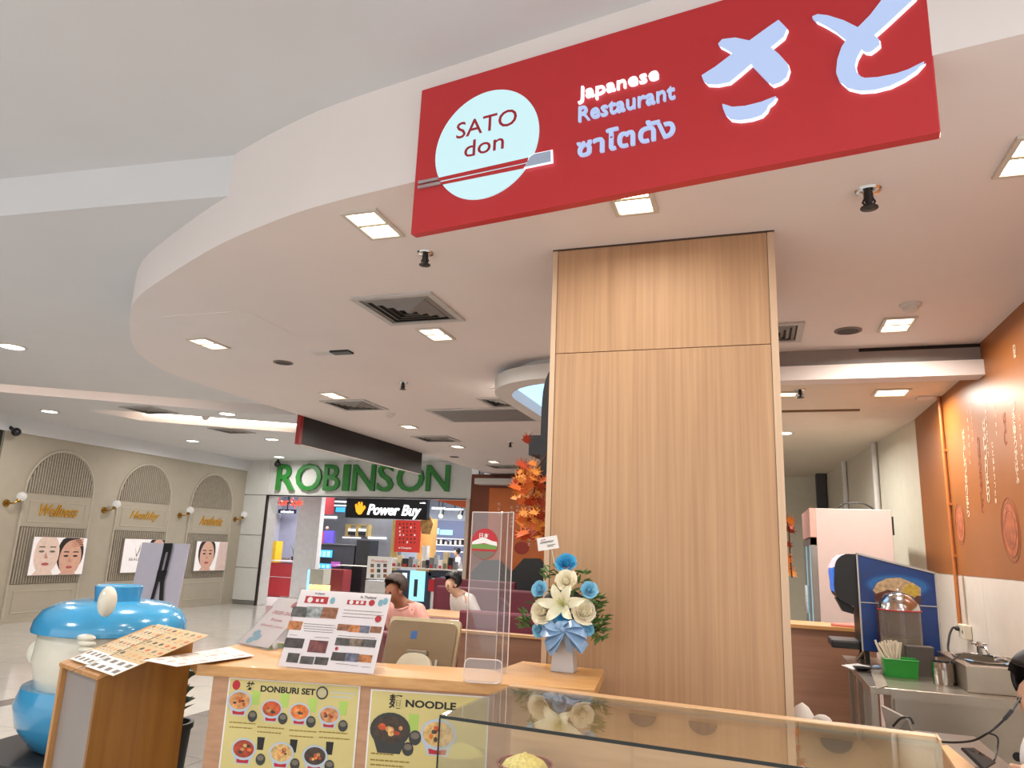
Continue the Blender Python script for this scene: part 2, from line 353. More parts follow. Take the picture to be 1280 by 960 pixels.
for x, y, lab in ((15, 433, 'large round downlight at the far left of the mall ceiling'), (62, 514, 'round downlight above the first arch'), (284, 517, 'round downlight between the two light troughs'),
        (241, 551, 'round downlight above the second arch'), (340, 549, 'round downlight left of the black hanging sign'), (349, 571, 'small round downlight above the letter R of the green sign')):
    round_lamp(on(x, y, 3.3), lab, .11, 17)
lamp((-.9, -1.2, 3.5), 26, .9, (.96, .97, 1)); lamp((-5.5, .2, 3.5), 95, .9, (.96, .98, 1)); lamp((2.2, .2, 3.5), 34, .8, (.98, .97, 1))  # fill lamps added out of view to brighten the floor and ceilings
for x, y in ((-.9, -1.2), (-5.5, .2), (2.2, .2)): round_lamp(Vector((x, y, 3.54)), 'added unseen round downlight behind the viewer at %s' % ('the middle' if x == -.9 else 'the left' if x < -2 else 'the right'), .2, 0, group='added fill downlights behind the viewer')  # fixtures added around those unseen fill lamps
# air vents
VENT = mat('vent_metal', (188, 184, 180), .5); VDK = mat('vent_dark', (46, 44, 42), .7)
def vent(p, s, lab, rz=0, n=5):
    t = E('air_vent', p, lab, 'vent', 'square ceiling air vents'); Mx = Matrix.Translation(p) @ Matrix.Rotation(rz, 4, 'Z')
    mk('backing', MB().box((0, 0, -.002), (2*s, 2*s, .004), Mx), VDK, t)
    def ring(a, b, z0, z1): return MB().add([(-a, -a, z0), (a, -a, z0), (a, a, z0), (-a, a, z0), (-b, -b, z1), (b, -b, z1), (b, b, z1), (-b, b, z1)], [(0, 4, 5, 1), (1, 5, 6, 2), (2, 6, 7, 3), (3, 7, 4, 0), (0, 1, 5, 4), (1, 2, 6, 5), (2, 3, 7, 6), (3, 0, 4, 7)], Mx)
    mk('frame', MB().prism([(-s-.04, -s-.04), (s+.04, -s-.04), (s+.04, s+.04), (-s-.04, s+.04)], -.014, 0, Mx, holes=[[(-s, -s), (s, -s), (s, s), (-s, s)]]), VENT, t)
    for i in range(n): a = s*(1-i/n)-.01; mk('louvre', ring(a, a-s/n*.62, -.006, -.016-.004*i), VENT, t)
for x, y, s, lab in ((512, 386, .24, 'large slatted air vent left of the wooden pillar'), (443, 506, .24, 'air vent above the left end of the black hanging sign'), (545, 548, .24, 'air vent above the right end of the black hanging sign'),
        (632, 502, .2, 'air vent partly behind the white dropped ceiling ring'), (630, 583, .24, 'air vent near the brown end wall'), (960, 416, .18, 'narrow air vent half hidden right of the wooden pillar')):
    vent(on(x, y, 3.03), s, lab)
for x, y, lab in ((186, 512, 'square air vent above the lit trough in the mall ceiling'), (290, 538, 'square air vent beyond the lit trough in the mall ceiling')): vent(on(x, y, 3.3), .24, lab)
# big return-air grille
g0, g1, g2 = on(544, 512, 3.03), on(568, 525, 3.03), on(690, 524, 3.03)
t = E('return_air_grille', (g0+g2)/2, 'long grey return air grille in the restaurant ceiling', 'grille')
mk('frame', MB().b2((-3.50, 7.3, 3.012), (-1.6, 8.1, 3.03)), VENT, t); mk('mesh', MB().b2((-3.44, 7.36, 3.008), (-1.66, 8.04, 3.013)), mat('grille_mesh', (128, 126, 124), .6), t)
# sprinklers, speakers, detectors
BLK = mat('black_plastic', (22, 21, 22), .4); CHR = mat('chrome', (205, 205, 205), .15, 1)
def sprinkler(p, lab, s=1):
    t = E('sprinkler', p, lab, 'sprinkler', 'ceiling sprinklers'); Mx = Matrix.Translation(p) @ Matrix.Scale(s, 4)
    mk('rose', MB().lathe([(.045, 0), (.04, -.008), (.018, -.014)], 18, M=Mx), CHR, t, smooth=True)
    mk('body', MB().lathe([(.016, -.01), (.016, -.03), (.012, -.05), (.012, -.062)], 12, M=Mx), BLK, t)
    b = MB()
    for a in (-1, 1): b.tube([Mx @ Vector((a*.012, 0, -.03)), Mx @ Vector((a*.02, 0, -.045)), Mx @ Vector((a*.008, 0, -.066))], .004*s, 6)
    mk('arms', b, BLK, t); mk('deflector', MB().lathe([(.03, -.066), (.03, -.070), (.004, -.074)], 14, M=Mx), BLK, t)
for x, y, z, s, lab in ((532, 316, 3.03, 1, 'sprinkler below the left end of the red sign'), (1085, 238, 3.03, 1.15, 'sprinkler right of the wooden pillar'), (504, 478, 3.03, 1, 'sprinkler in mid ceiling between the vents'), (638, 553, 3.03, 1, 'sprinkler deep in the restaurant beside the maple leaves'), (1000, 487, 2.9, 1, 'sprinkler in the kitchen ceiling')):
    sprinkler(on(x, y, z), lab, s)
for x, y, z, lab in ((354, 453, 3.03, 'dark round ceiling speaker left of the access slot'), (1060, 413, 3.03, 'dark round ceiling speaker right of the pillar'), (568, 571, 3.03, 'dark round ceiling speaker near the green store sign')):
    p = on(x, y, z); t = E('ceiling_speaker', p, lab, 'speaker', 'round ceiling speakers'); Mx = Matrix.Translation(p)
    mk('rim', MB().lathe([(.085, 0), (.085, -.006), (.068, -.008), (.066, 0)], 24, M=Mx), mat('speaker_rim', (120, 106, 98), .6), t); mk('grille', MB().lathe([(.0001, -.006), (.068, -.003)], 24, M=Mx), mat('speaker_grille', (66, 58, 54), .7), t)
for x, y, z, lab in ((1138, 380, 3.03, 'white smoke detector right of the pillar'), (488, 517, 3.03, 'white smoke detector above the black sign'), (257, 521, 3.3, 'small detector by the lit trough')):
    p = on(x, y, z); t = E('smoke_detector', p, lab, 'detector', 'smoke detectors'); Mx = Matrix.Translation(p)
    mk('base', MB().lathe([(.06, 0), (.06, -.014), (.05, -.018)], 22, M=Mx), WHITE, t, smooth=True); mk('sensor', MB().lathe([(.042, -.016), (.038, -.04), (.02, -.05), (.0001, -.052)], 18, M=Mx), WHITE, t, smooth=True)
p = on(415, 440, 3.03); t = E('linear_fixture', p, 'short linear ceiling slot, half white and half black', 'fixture')
mk('housing', MB().box(p+Vector((-.08, 0, -.006)), (.17, .1, .012)), WHITE, t); mk('slot', MB().box(p+Vector((.09, 0, -.008)), (.17, .09, .016)), BLK, t)
tag(mk('access_hatch', MB().prism(rrect(-.35, -.3, .35, .3, .01), -.003, 0, Matrix.Translation(on(290, 408, 3.03))), SOFC), 'flush access hatch in the curved part of the restaurant ceiling', 'hatch')
tag(mk('ceiling_bar', MB().b2((.15, 7.1, 2.885), (.95, 7.14, 2.9)), mat('brass_bar', (120, 92, 60), .5)), 'thin bar across the kitchen ceiling', 'bar')
tag(mk('vent_plate', MB().box(on(1165, 496, 2.9)+Vector((-.05, 0, -.008)), (.12, .12, .016)), WHITE), 'small white plate in the kitchen ceiling by the orange wall', 'plate')
# dropped ceiling ring with blue light
t = E('dropped_ceiling_ring', (-1.1, 6.5, 2.88), 'white rounded dropped ceiling feature lit blue inside, left of the pillar', 'ceiling feature')
o1 = rrect(-2.15, 5.30, 0, 7.75, .7, 10); i1 = rrect(-2.02, 5.46, -.15, 7.6, .62, 10)
mk('upper_tier', MB().prism(rrect(-1.95, 5.36, 0, 7.6, .6, 10), 2.97, 3.03), WHITE, t, smooth=True)
mk('ring', MB().prism(o1, 2.85, 2.97, holes=[i1]), WHITE, t, smooth=True)
mk('lit_panel', MB().prism(rrect(-2.02, 5.46, -.15, 7.6, .62, 10), 2.955, 2.969), glow('blue_cove_light', (170, 214, 255), 1.3), t)
# ------------------------------------------------------------------ red shop sign
RED = mat('sign_red', (192, 42, 46), .4, var=.02); REDD = mat('sign_red_letter', (168, 22, 44), .4)
a = PZ(513, 293, 2.775); b = PZ(1176, 165, 2.775); SF = fr(a, b-a, (0, 0, 1)); SL = (b-a).length; SH = .665
sg = E('shop_sign', a+(b-a)/2, 'long red illuminated shop sign with white lettering under the ceiling edge', 'sign')
mk('casing', MB().prism([(0, 0), (SL, 0), (SL, SH), (0, SH)], -.04, 0, SF), RED, sg, bevel=.004)
SGW = glow('sign_white_light', (186, 206, 246), .62); SGE = glow('sign_edge_light', (240, 246, 255), 1.1); SGD = glow('sign_disc_light', (204, 240, 246), .66)
def spoly(name, pts, m, z0, z1, rim=None, **k):
    P = [uvof(SF, x, y) for x, y in pts]
    if rim: mk(name+'_edge', MB().prism([(p[0]+rim[0], p[1]+rim[1]) for p in P], z0-.002, z1-.004, SF), SGE, sg)
    return mk(name, MB().prism(P, z0, z1, SF), m, sg, **k)
def c4(l): return [(860+x/4, y/4) for x, y in l]
XS = [(155, 230), (175, 208), (240, 200), (310, 215), (400, 150), (455, 112), (478, 135), (497, 155), (480, 195), (415, 248), (455, 280), (500, 330), (507, 355), (495, 395), (465, 420), (425, 435), (405, 420), (318, 330), (260, 380), (210, 420), (150, 432), (100, 430), (80, 410), (72, 388), (140, 345), (228, 278), (190, 255), (160, 240)]
SM = [(175, 530), (188, 533), (225, 545), (290, 540), (370, 520), (420, 500), (443, 492), (430, 515), (405, 535), (395, 560), (370, 585), (320, 602), (260, 610), (215, 605), (190, 580), (178, 550)]
TO = [(623, 95), (650, 84), (700, 90), (780, 115), (850, 150), (910, 90), (975, 5), (1030, -62), (1070, -84), (1120, -88), (1160, -60), (1135, 0), (1060, 70), (985, 140), (930, 188), (955, 210), (958, 235), (935, 255), (910, 272), (885, 270), (868, 258), (845, 300), (835, 340), (845, 375), (865, 395), (885, 402), (950, 398), (1040, 380), (1100, 360), (1180, 320), (1140, 365), (1080, 405), (1010, 440), (930, 460), (860, 464), (800, 450), (760, 415), (742, 370), (748, 310), (768, 250), (792, 212), (740, 170), (690, 140), (640, 115)]
for nm, P in (('brush_character', XS), ('brush_character', SM), ('brush_character', TO)): spoly(nm, c4(P), SGW, 0, .014, rim=(.004, -.006), label='white brush-painted character')
c0 = uvof(SF, 610, 181.5); e1 = uvof(SF, 674, 172); e2 = uvof(SF, 545, 204); e3 = uvof(SF, 625, 112); e4 = uvof(SF, 592, 251)
cx = (e1[0]+e2[0])/2; cy = (e3[1]+e4[1])/2; rx = (e1[0]-e2[0])/2; ry = (e3[1]-e4[1])/2; rr_ = (rx+ry)/2
mk('disc', MB().prism([(cx+rr_*math.cos(i*math.pi/32), cy+rr_*math.sin(i*math.pi/32)) for i in range(64)], 0, .008, SF), SGD, sg, label='glowing pale blue round logo disc')
def tbox(name, body, m, px0, px1, ptop, z, F=SF, par=sg, **k):
    # px0/px1: baseline ends, ptop: a point at cap height above px0
    p, q, r = uvof(F, *px0), uvof(F, *px1), uvof(F, *ptop)
    return text(name, body, m, par, F, p[0], (p[1]+q[1])/2, q[0]-p[0], abs(r[1]-p[1]), z=z, **k)
def cc(l, ox=520, oy=80, s=3.765): return [(ox+x/s, oy+y/s) for x, y in l]
q = cc([(195, 352), (478, 296), (192, 280)]); tbox('lettering', 'SATO', REDD, q[0], q[1], q[2], .008, ext=.003, label='dark red capital letters on the disc')
q = cc([(232, 443), (417, 408), (230, 370)]); tbox('lettering', 'don', REDD, q[0], q[1], q[2], .008, ext=.003, label='dark red small letters on the disc')
q = cc([(766, 196), (1145, 92), (766, 120)]); tbox('lettering', 'Japanese', SGE, q[0], q[1], q[2], 0, ext=.012, bold=.004)
q = cc([(768, 278), (1222, 168), (768, 208)]); tbox('lettering', 'Restaurant', SGW, q[0], q[1], q[2], 0, ext=.012, bold=.008)
q = cc([(760, 444), (1222, 345), (760, 345)]); tbox('lettering', 'ซาโตดัง', SGW, q[0], q[1], q[2], 0, ext=.012, bold=.016)
SIL = mat('chopstick_silver', (190, 178, 180), .25, .6)
for P, m, nm in (([(112, 542), (535, 447), (530, 468), (114, 556)], RED, 'chopstick'), ([(122, 562), (530, 474), (512, 496), (126, 573)], RED, 'chopstick')): spoly(nm, cc(P), m, .008, .012, label='red chopstick on the disc')
for P in ([(16, 556), (110, 538), (112, 550), (18, 570)], [(14, 580), (118, 558), (124, 570), (16, 592)]): spoly('chopstick_tip', cc(P), SIL, .002, .012)
spoly('chopstick_end', cc([(560, 428), (648, 410), (650, 472), (512, 500), (540, 440)]), SGE, .008, .011); spoly('chopstick_end', cc([(560, 432), (640, 415), (641, 466), (518, 492), (542, 445)]), mat('chopstick_grey', (170, 184, 206), .4), .0112, .013)
0 and lamp(tuple(SF @ Vector((SL*.4, SH*.5, .35))), 2.5, .8, (.8, .9, 1), rot=(math.radians(-90), 0, math.atan2(SF.col[0].y, SF.col[0].x)))
# ------------------------------------------------------------------ pillar
PW = wood('pillar_oak', (170, 132, 98), (192, 154, 116), 'Z', .62, 70, 1.2, 0); PT = wood('pillar_edge', (198, 168, 138), (212, 184, 154), 'Z', .5, 40, 1.5)
PXL, PXR, PYF, PYB = -.925, .128, 3.31, 4.32
t = E('wooden_pillar', ((PXL+PXR)/2, 3.8, 0), 'broad square pillar clad in light oak with pale corner strips', 'pillar')
mk('core', MB().b2((PXL+.02, PYF+.02, 0), (PXR-.02, PYB-.02, 3.03)), GROUT, t)
zs = PY(830, 436, PYF).z
mk('upper_panel', MB().b2((PXL+.025, PYF, zs+.002), (PXR-.03, PYF+.02, 3.025)), PW, t); mk('lower_panel', MB().b2((PXL+.025, PYF, 0), (PXR-.03, PYF+.02, zs-.002)), PW, t)
for x0, x1 in ((PXL, PXL+.02), (PXR-.02, PXR)): mk('side_panel', MB().b2((x0+(.003 if x0 == PXL else -.003), PYF+.03, 0), (x1+(.003 if x0 == PXL else -.003), PYB-.02, 3.025)), PW, t)
mk('back_panel', MB().b2((PXL+.02, PYB-.02, 0), (PXR-.02, PYB, 3.025)), PW, t)
for x0, x1 in ((PXL-.002, PXL+.023), (PXR-.028, PXR+.003)): mk('corner_strip', MB().b2((x0, PYF-.004, 0), (x1, PYF+.03, 3.022)), PT, t)
mk('top_joint', MB().b2((PXL-.003, PYF-.005, 3.022), (PXR+.004, PYF+.03, 3.03)), mat('joint_dark', (70, 54, 44), .7), t)
# black rounded unit on the pillar's left side, maple garland
c = PY(684, 545, 3.75)
t = E('wall_fan', (PXL, 3.75, 1.85), 'black rounded unit fixed to the left side of the wooden pillar', 'wall unit')
prof = [(0, .34), (.03, .335), (.06, .30), (.085, .2), (.09, 0), (.085, -.2), (.06, -.30), (.03, -.335), (0, -.34)]
zc = PY(684, 545, 3.7).z
mk('shell', MB().prism(crom([(-p[0]*1.05, p[1], 0) for p in prof], 3), -.22, .22, Matrix(((1, 0, 0, PXL), (0, 0, 1, 3.72), (0, 1, 0, zc), (0, 0, 0, 1)))), BLK, t, smooth=True)
pa, pb = PY(667, 547, 3.6), PY(682, 571, 3.6); mk('bracket', MB().b2((pa.x, 3.52, pb.z), (PXL-.02, 3.7, pa.z)), BLK, t)
LEAF = []
for i, c in enumerate(((196, 92, 30), (212, 122, 40), (172, 62, 24), (220, 144, 60), (150, 50, 24))): LEAF.append(mat('maple_%d' % i, c, .6, var=.15, scale=20))
def maple(m):
    pts = []
    n = 7
    for i in range(n):
        a = math.radians(-110+220*i/(n-1)); L = 1 - .35*abs(i-3)/3
        for da, l in ((-.16, .42), (0, L), (.16, .42)): pts.append((l*math.sin(a+da), l*math.cos(a+da), .12*l*l))
    pts.append((.03, -.25, .05)); pts.append((-.03, -.25, .05)); vs = [(0, 0, 0)]+pts
    mb = MB(); mb.add([tuple(q*.075 for q in v) for v in vs], [(0, i, i % len(pts)+1) for i in range(1, len(pts)+1)]); return mb
def garland(root, spots, sub, name='maple_leaf'):
    src = {}
    for p, s in spots:
        m = random.choice(LEAF)
        rot = (random.uniform(.6, 2.4), random.uniform(-.7, .7), random.uniform(-.9, .9)+.3)
        if m not in src:
            o = mk(name, maple(m), m, root); src[m] = o
        else: o = src[m].copy(); COL.objects.link(o); o.parent = root
        o.location = Vector(p)-WL[root]; o.rotation_euler = rot; o.scale = (s, s, s)
gr = E('maple_garland', (PXL-.08, 3.5, 1.5), 'orange autumn maple leaf garland hanging left of the wooden pillar', 'garland')
base = [PY(x, y, 3.5) for x, y in ((688, 560), (672, 585), (668, 605), (668, 630), (672, 650), (680, 672))]
mk('stem', MB().tube(base, .004, 6), mat('twig', (92, 50, 24), .8), gr)
sp = []
for x, y, r, n in ((660, 547, 5, 2), (665, 590, 17, 20), (658, 610, 15, 14), (655, 612, 10, 4), (668, 600, 12, 10), (672, 625, 13, 14), (668, 640, 16, 20), (664, 655, 14, 12), (676, 660, 10, 12), (647, 606, 5, 3), (650, 620, 5, 3)):
    for i in range(n):
        sp.append((PY(min(684, x+random.uniform(-r, r)), y+random.uniform(-r, r)*.9, 3.5+random.uniform(-.1, .1)), random.uniform(.5, .95)))
garland(gr, sp, None)
g2 = E('maple_garland', (PXR+.08, 4.4, 1.4), 'small maple leaf garland showing right of the wooden pillar before the fridge', 'garland')
mk('stem', MB().tube([(PXR+.02, 4.4, 1.9), PY(986, 660, 4.4), PY(988, 700, 4.4), PY(990, 722, 4.4)], .004, 6), MC['twig'], g2)
garland(g2, [(PY(x+random.uniform(-4, 4), y+random.uniform(-5, 5), 4.4+random.uniform(-.05, .05)), random.uniform(.6, .9)) for x, y in ((989, 652), (988, 660), (990, 655), (988, 690), (991, 705), (993, 710), (990, 714), (988, 700), (987, 675))], None)
# ------------------------------------------------------------------ service counter
CW = wood('counter_top_oak', (192, 138, 78), (216, 166, 106), 'X', .38, 50, 1.5, .1); CB = wood('counter_front_oak', (176, 130, 96), (196, 150, 114), 'X', .45, 50, 1.5)
CA = math.radians(12.0); CF = fr((-2.06, 2.475, 0), (math.cos(CA), math.sin(CA), 0), (0, 0, 1))   # x along, y up, z outward (towards viewer)
ct = E('service_counter', tuple(CF @ Vector((.75, 0, -.2))), 'long oak service counter with menu posters on its front', 'counter')
CM = Matrix(((CF.col[0].x, -CF.col[2].x, 0, -2.06), (CF.col[0].y, -CF.col[2].y, 0, 2.475), (0, 0, 1, 0), (0, 0, 0, 1)))   # x along, y inward, z up
mk('worktop', MB().prism([(-.03, 0), (1.52, 0), (1.56, .46), (1.2, .57), (1.12, .30), (.33, .28), (.33, .70), (-.14, .70), (-.16, .18)], 1.008, 1.05, CM), CW, ct, bevel=.003)
mk('front_panel', MB().b2((.03, .025, 0), (1.50, .05, 1.008), CM), CB, ct); mk('end_panel', MB().b2((.03, .05, 0), (.05, .27, 1.008), CM), CB, ct); mk('end_panel', MB().b2((1.48, .05, 0), (1.50, .42, 1.008), CM), CB, ct)
mk('wing_panel', MB().b2((-.10, .30, 0), (-.08, .68, 1.008), CM), CB, ct); mk('wing_panel', MB().b2((-.10, .66, 0), (.31, .68, 1.008), CM), CB, ct); mk('inner_desk', MB().b2((.34, .28, .80), (1.1, .85, .84), CM), CW, ct); mk('desk_leg', MB().b2((.36, .8, 0), (.40, .84, .8), CM), CB, ct); mk('desk_leg', MB().b2((1.04, .8, 0), (1.08, .84, .8), CM), CB, ct)
# posters
YEL = mat('poster_yellow', (212, 196, 128), .4, var=.06, scale=6); PBLK = mat('print_black', (28, 24, 22), .5); PWH = mat('paper_white', (236, 232, 228), .5, var=.02)
PRD = mat('print_red', (186, 36, 44), .5); PGR = mat('print_grey', (120, 110, 96), .5); BLU = mat('print_rim_blue', (186, 198, 210), .4); FOOD = [mat('print_food_%d' % i, c, .5, var=.35, scale=60) for i, c in enumerate(((214, 150, 90), (196, 84, 40), (222, 120, 50), (206, 140, 90), (170, 66, 36), (214, 176, 110), (70, 56, 44)))]
LGR = mat('print_green', (176, 206, 98), .5); DKB = mat('print_dark_bowl', (52, 54, 50), .4)
PFm = CF @ Matrix.Translation((0, 0, -.0245))
def pdisc(mb, F, px, py, rx, ry, m, z): q = uvof(F, px, py); mb.use(m).disc(q, rx, ry, F, 22, z)
def bowlprint(mb, F, px, py, r, food, dark=False, z=.003):
    q = uvof(F, px, py); k = r
    mb.use(DKB if dark else BLU).add([(q[0]-k*.98, q[1], z), (q[0]-k*.55, q[1]-k*1.05, z), (q[0]+k*.55, q[1]-k*1.05, z), (q[0]+k*.98, q[1], z)], [(0, 1, 2, 3)], F)
    if not dark: mb.use(PRD).add([(q[0]-k*.5, q[1]-k*.72, z+.0003), (q[0]-k*.45, q[1]-k*.98, z+.0003), (q[0]+k*.45, q[1]-k*.98, z+.0003), (q[0]+k*.5, q[1]-k*.72, z+.0003)], [(0, 1, 2, 3)], F)
    mb.use(DKB if dark else BLU).disc(q, k, k*.78, F, 22, z+.0006); mb.use(food).disc((q[0], q[1]+.001), k*.84, k*.62, F, 22, z+.0009)
    rnd = random.Random(int(px*7+py))
    for i in range(9):
        a = rnd.uniform(0, 6.28); d = rnd.uniform(0, .55)*k; mb.use(rnd.choice(FOOD)).disc((q[0]+d*math.cos(a), q[1]+d*.7*math.sin(a)), k*rnd.uniform(.1, .22), k*rnd.uniform(.08, .16), F, 8, z+.0012+i*.00005)
def side(mb, F, px, py, r, z=.004):
    q = uvof(F, px, py); mb.use(DKB).disc((q[0], q[1]), r, r*1.1, F, 14, z); mb.use(PGR).disc((q[0], q[1]+r*.3), r*.7, r*.5, F, 12, z+.0003)
def linesof(mb, F, px0, py0, px1, h, m, z=.003, n=5):
    a = uvof(F, px0, py0); b = uvof(F, px1, py0); rnd = random.Random(int(px0+py0)); x = a[0]
    while x < b[0]:
        w = rnd.uniform(.3, 1)*(b[0]-a[0])/n; mb.use(m).add([(x, a[1], z), (min(b[0], x+w), a[1], z), (min(b[0], x+w), a[1]+h, z), (x, a[1]+h, z)], [(0, 1, 2, 3)], F); x += w+h*.5
def poster(px0, px1, py0, lab):
    a = uvof(PFm, px0, py0[0]); b = uvof(PFm, px1, py0[1]); yt = (a[1]+b[1])/2
    po = E('menu_poster', tuple(PFm @ Vector(((a[0]+b[0])/2, .25, 0))), lab, 'poster', 'menu posters on the counter front')
    mk('sheet', MB().b2((a[0], .25, 0), (b[0], yt, .002), PFm), PWH, po); mk('yellow_field', MB().b2((a[0]+.006, .256, .0018), (b[0]-.006, yt-.005, .0024), PFm), YEL, po)
    return po, a, b, yt
po, a, b, yt = poster(287, 451, (845.6, 857.7), 'yellow menu poster reading DONBURI SET on the counter front')
tbox('heading', 'DONBURI SET', PBLK, (326, 863), (394, 870.5), (326, 855), .0026, PFm, po, ext=.0006, bold=.035)
tbox('heading', '丼', PBLK, (308, 862), (318, 863), (308, 851), .0026, PFm, po, ext=.0006, bold=.03)
mb = MB()
for x, y, r, f in ((300, 876, .05, 0), (340, 886, .044, 1), (375, 890, .043, 2), (412, 894, .043, 3), (305, 936, .05, 4), (352, 941, .05, 5), (394, 945, .05, 6)): bowlprint(mb, PFm, x, y, r, FOOD[f])
for x, y in ((316, 895), (354, 898), (389, 902), (429, 907), (326, 949), (369, 955), (412, 957)): side(mb, PFm, x, y, .019)
for x, y in ((320, 874), (356, 877), (391, 883), (429, 887)):
    q = uvof(PFm, x, y); mb.use(LGR).add([(q[0]-.014, q[1]-.02, .003), (q[0]+.014, q[1]-.02, .003), (q[0]+.018, q[1]+.03, .003), (q[0]-.018, q[1]+.03, .003)], [(0, 1, 2, 3)], PFm)
for x, y in ((326, 930), (367, 933), (412, 936)):
    q = uvof(PFm, x, y); mb.use(PBLK).add([(q[0]-.012, q[1]-.02, .003), (q[0]+.012, q[1]-.02, .003), (q[0]+.015, q[1]+.025, .003), (q[0]-.015, q[1]+.025, .003)], [(0, 1, 2, 3)], PFm)
pdisc(mb, PFm, 403, 866, .024, .024, DKB, .003); pdisc(mb, PFm, 403, 866, .018, .018, mat('rice_print', (190, 180, 140), .6), .0033); pdisc(mb, PFm, 296, 856, .016, .018, PRD, .003)
for x0, y, x1 in ((287, 903, 320), (322, 909, 356), (362, 913, 396), (399, 915, 435), (287, 909, 316), (322, 915, 352), (362, 920, 392), (399, 922, 438)): linesof(mb, PFm, x0, y, x1, .004, mat('print_brown', (150, 120, 40), .5))
linesof(mb, PFm, 414, 866, 445, .004, BLU); linesof(mb, PFm, 414, 871, 440, .004, BLU)
mk('print', mb, None, po, kind='stuff')
po, a, b, yt = poster(464, 612, (860.5, 871.5), 'yellow menu poster reading NOODLE, partly behind the glass case')
tbox('heading', 'NOODLE', PBLK, (507, 883), (570, 888.5), (507, 873.5), .0026, PFm, po, ext=.0006, bold=.035)
tbox('heading', '麺', PBLK, (486, 885), (502, 886), (486, 867), .0026, PFm, po, ext=.0006, bold=.02)
mb = MB(); bowlprint(mb, PFm, 488, 912, .078, FOOD[6], True); bowlprint(mb, PFm, 548, 918, .07, FOOD[5]); side(mb, PFm, 519, 922, .024); side(mb, PFm, 510, 936, .022)
q = uvof(PFm, 517, 903); mb.use(LGR).add([(q[0]-.018, q[1]-.03, .003), (q[0]+.018, q[1]-.03, .003), (q[0]+.02, q[1]+.03, .003), (q[0]-.02, q[1]+.03, .003)], [(0, 1, 2, 3)], PFm)
for x0, y, x1 in ((464, 942, 492), (463, 950, 512), (463, 956, 505)): linesof(mb, PFm, x0, y, x1, .005, MC['print_brown'])
mk('print', mb, None, po, kind='stuff')
# ------------------------------------------------------------------ things on the counter
ACR = glass('clear_acrylic', (246, 246, 248), .10, .03, .05); GLS = glass('case_glass', (250, 252, 250), .13, .01)
# tilted information sheet (landscape) in acrylic holder
def sheet_frame(bl, br, tilt):
    e = (br-bl); e.z = 0; e = e.normalized(); n = Vector((-e.y, e.x, 0)); v = n*math.sin(tilt)+Vector((0, 0, math.cos(tilt))); return fr(bl, e, v)
S2F = sheet_frame(PZ(348, 832.5, 1.055), PZ(467, 842.5, 1.055), math.radians(24)); sw = (PZ(467, 842.5, 1.055)-PZ(348, 832.5, 1.055)).length; sh = .31
t = E('information_stand', tuple(S2F @ Vector((sw/2, 0, 0))), 'white landscape information sheet with small photos in a tilted holder on the counter', 'sheet stand')
mk('sheet', MB().b2((0, 0, 0), (sw, sh, .002), S2F), mat('sheet_pinkish', (238, 228, 228), .5, var=.02), t); mk('acrylic_cover', MB().b2((-.006, -.003, .007), (sw+.006, sh+.004, .009), S2F), glass('sheet_cover', (250, 250, 250), .05, .05), t)
mk('back_support', MB().b2((.03, -.004, -.014), (sw-.03, sh*.8, -.011), S2F).slab([S2F @ Vector((.03, sh*.78, -.012)), S2F @ Vector((sw-.03, sh*.78, -.012)), (lambda p: Vector((p.x, p.y+.06, 1.052)))(S2F @ Vector((sw-.03, sh*.78, -.012))), (lambda p: Vector((p.x, p.y+.06, 1.052)))(S2F @ Vector((.03, sh*.78, -.012)))], .003, (0, 1, 0)), ACR, t)
mb = MB()
def pq(mb, F, x0, y0, x1, y1, m, z): mb.use(m).add([(x0, y0, z), (x1, y0, z), (x1, y1, z), (x0, y1, z)], [(0, 1, 2, 3)], F)
PWP = mat('sheet_pinkish', (238, 228, 228), .5, var=.02)
PH = [mat('photo_%d' % i, c, .5, var=.55, scale=55) for i, c in enumerate(((90, 88, 86), (160, 165, 162), (150, 96, 66), (190, 120, 66), (74, 66, 62), (120, 62, 58), (130, 110, 92), (110, 112, 130), (86, 80, 76)))]
def g(px, py): return uvof(S2F, px, py)
def gbox(x0, y0, x1, y1, m, z=.0026):   # photo pixels of upper left and lower right corner
    a = g(x0, y0); b = g(x1, y1); w = b[0]-a[0]; pq(mb, S2F, a[0], b[1], b[0], a[1], m, z)
for x0, y0, x1, y1, m in ((367, 758, 382, 772, 0), (384, 758, 401, 773, 1), (404, 759, 420, 774, 2), (362, 776, 376, 788, 3), (358, 797, 378, 811, 4), (388, 800, 407, 817, 5), (361, 816, 372, 829, 4), (377, 820, 391, 831, 8), (395, 821, 409, 832, 4),
        (423, 780, 435, 789, 2), (437, 781, 449, 791, 3), (451, 782, 461, 792, 7), (464, 783, 476, 792, 2), (421, 797, 436, 808, 8), (438, 798, 453, 809, 6), (454, 799, 469, 810, 8), (416, 815, 431, 827, 4), (433, 816, 447, 828, 7), (449, 818, 464, 829, 3)): gbox(x0, y0, x1, y1, PH[m])
gbox(383, 745, 409, 755.5, PRD); gbox(435, 750, 457, 757, PRD)
for x, y, r, m in ((388, 750, .012, PWH), (439.5, 753, .009, PWH), (465, 754, .013, PRD), (473, 774, .014, PRD), (421, 811, .007, PRD)): q = g(x, y); mb.use(m).disc(q, r, r, S2F, 16, .003)
for x, y in ((397, 751), (403, 751), (447, 753.5), (453, 753.5)): q = g(x, y); pq(mb, S2F, q[0]-.006, q[1]-.006, q[0]+.006, q[1]+.006, PWH, .003)
TEAL = mat('print_teal', (128, 176, 190), .5)
for x, y in ((416, 751), (476, 754), (482, 752)): q = g(x, y); mb.use(TEAL).disc(q, .011, .014, S2F, 14, .003)
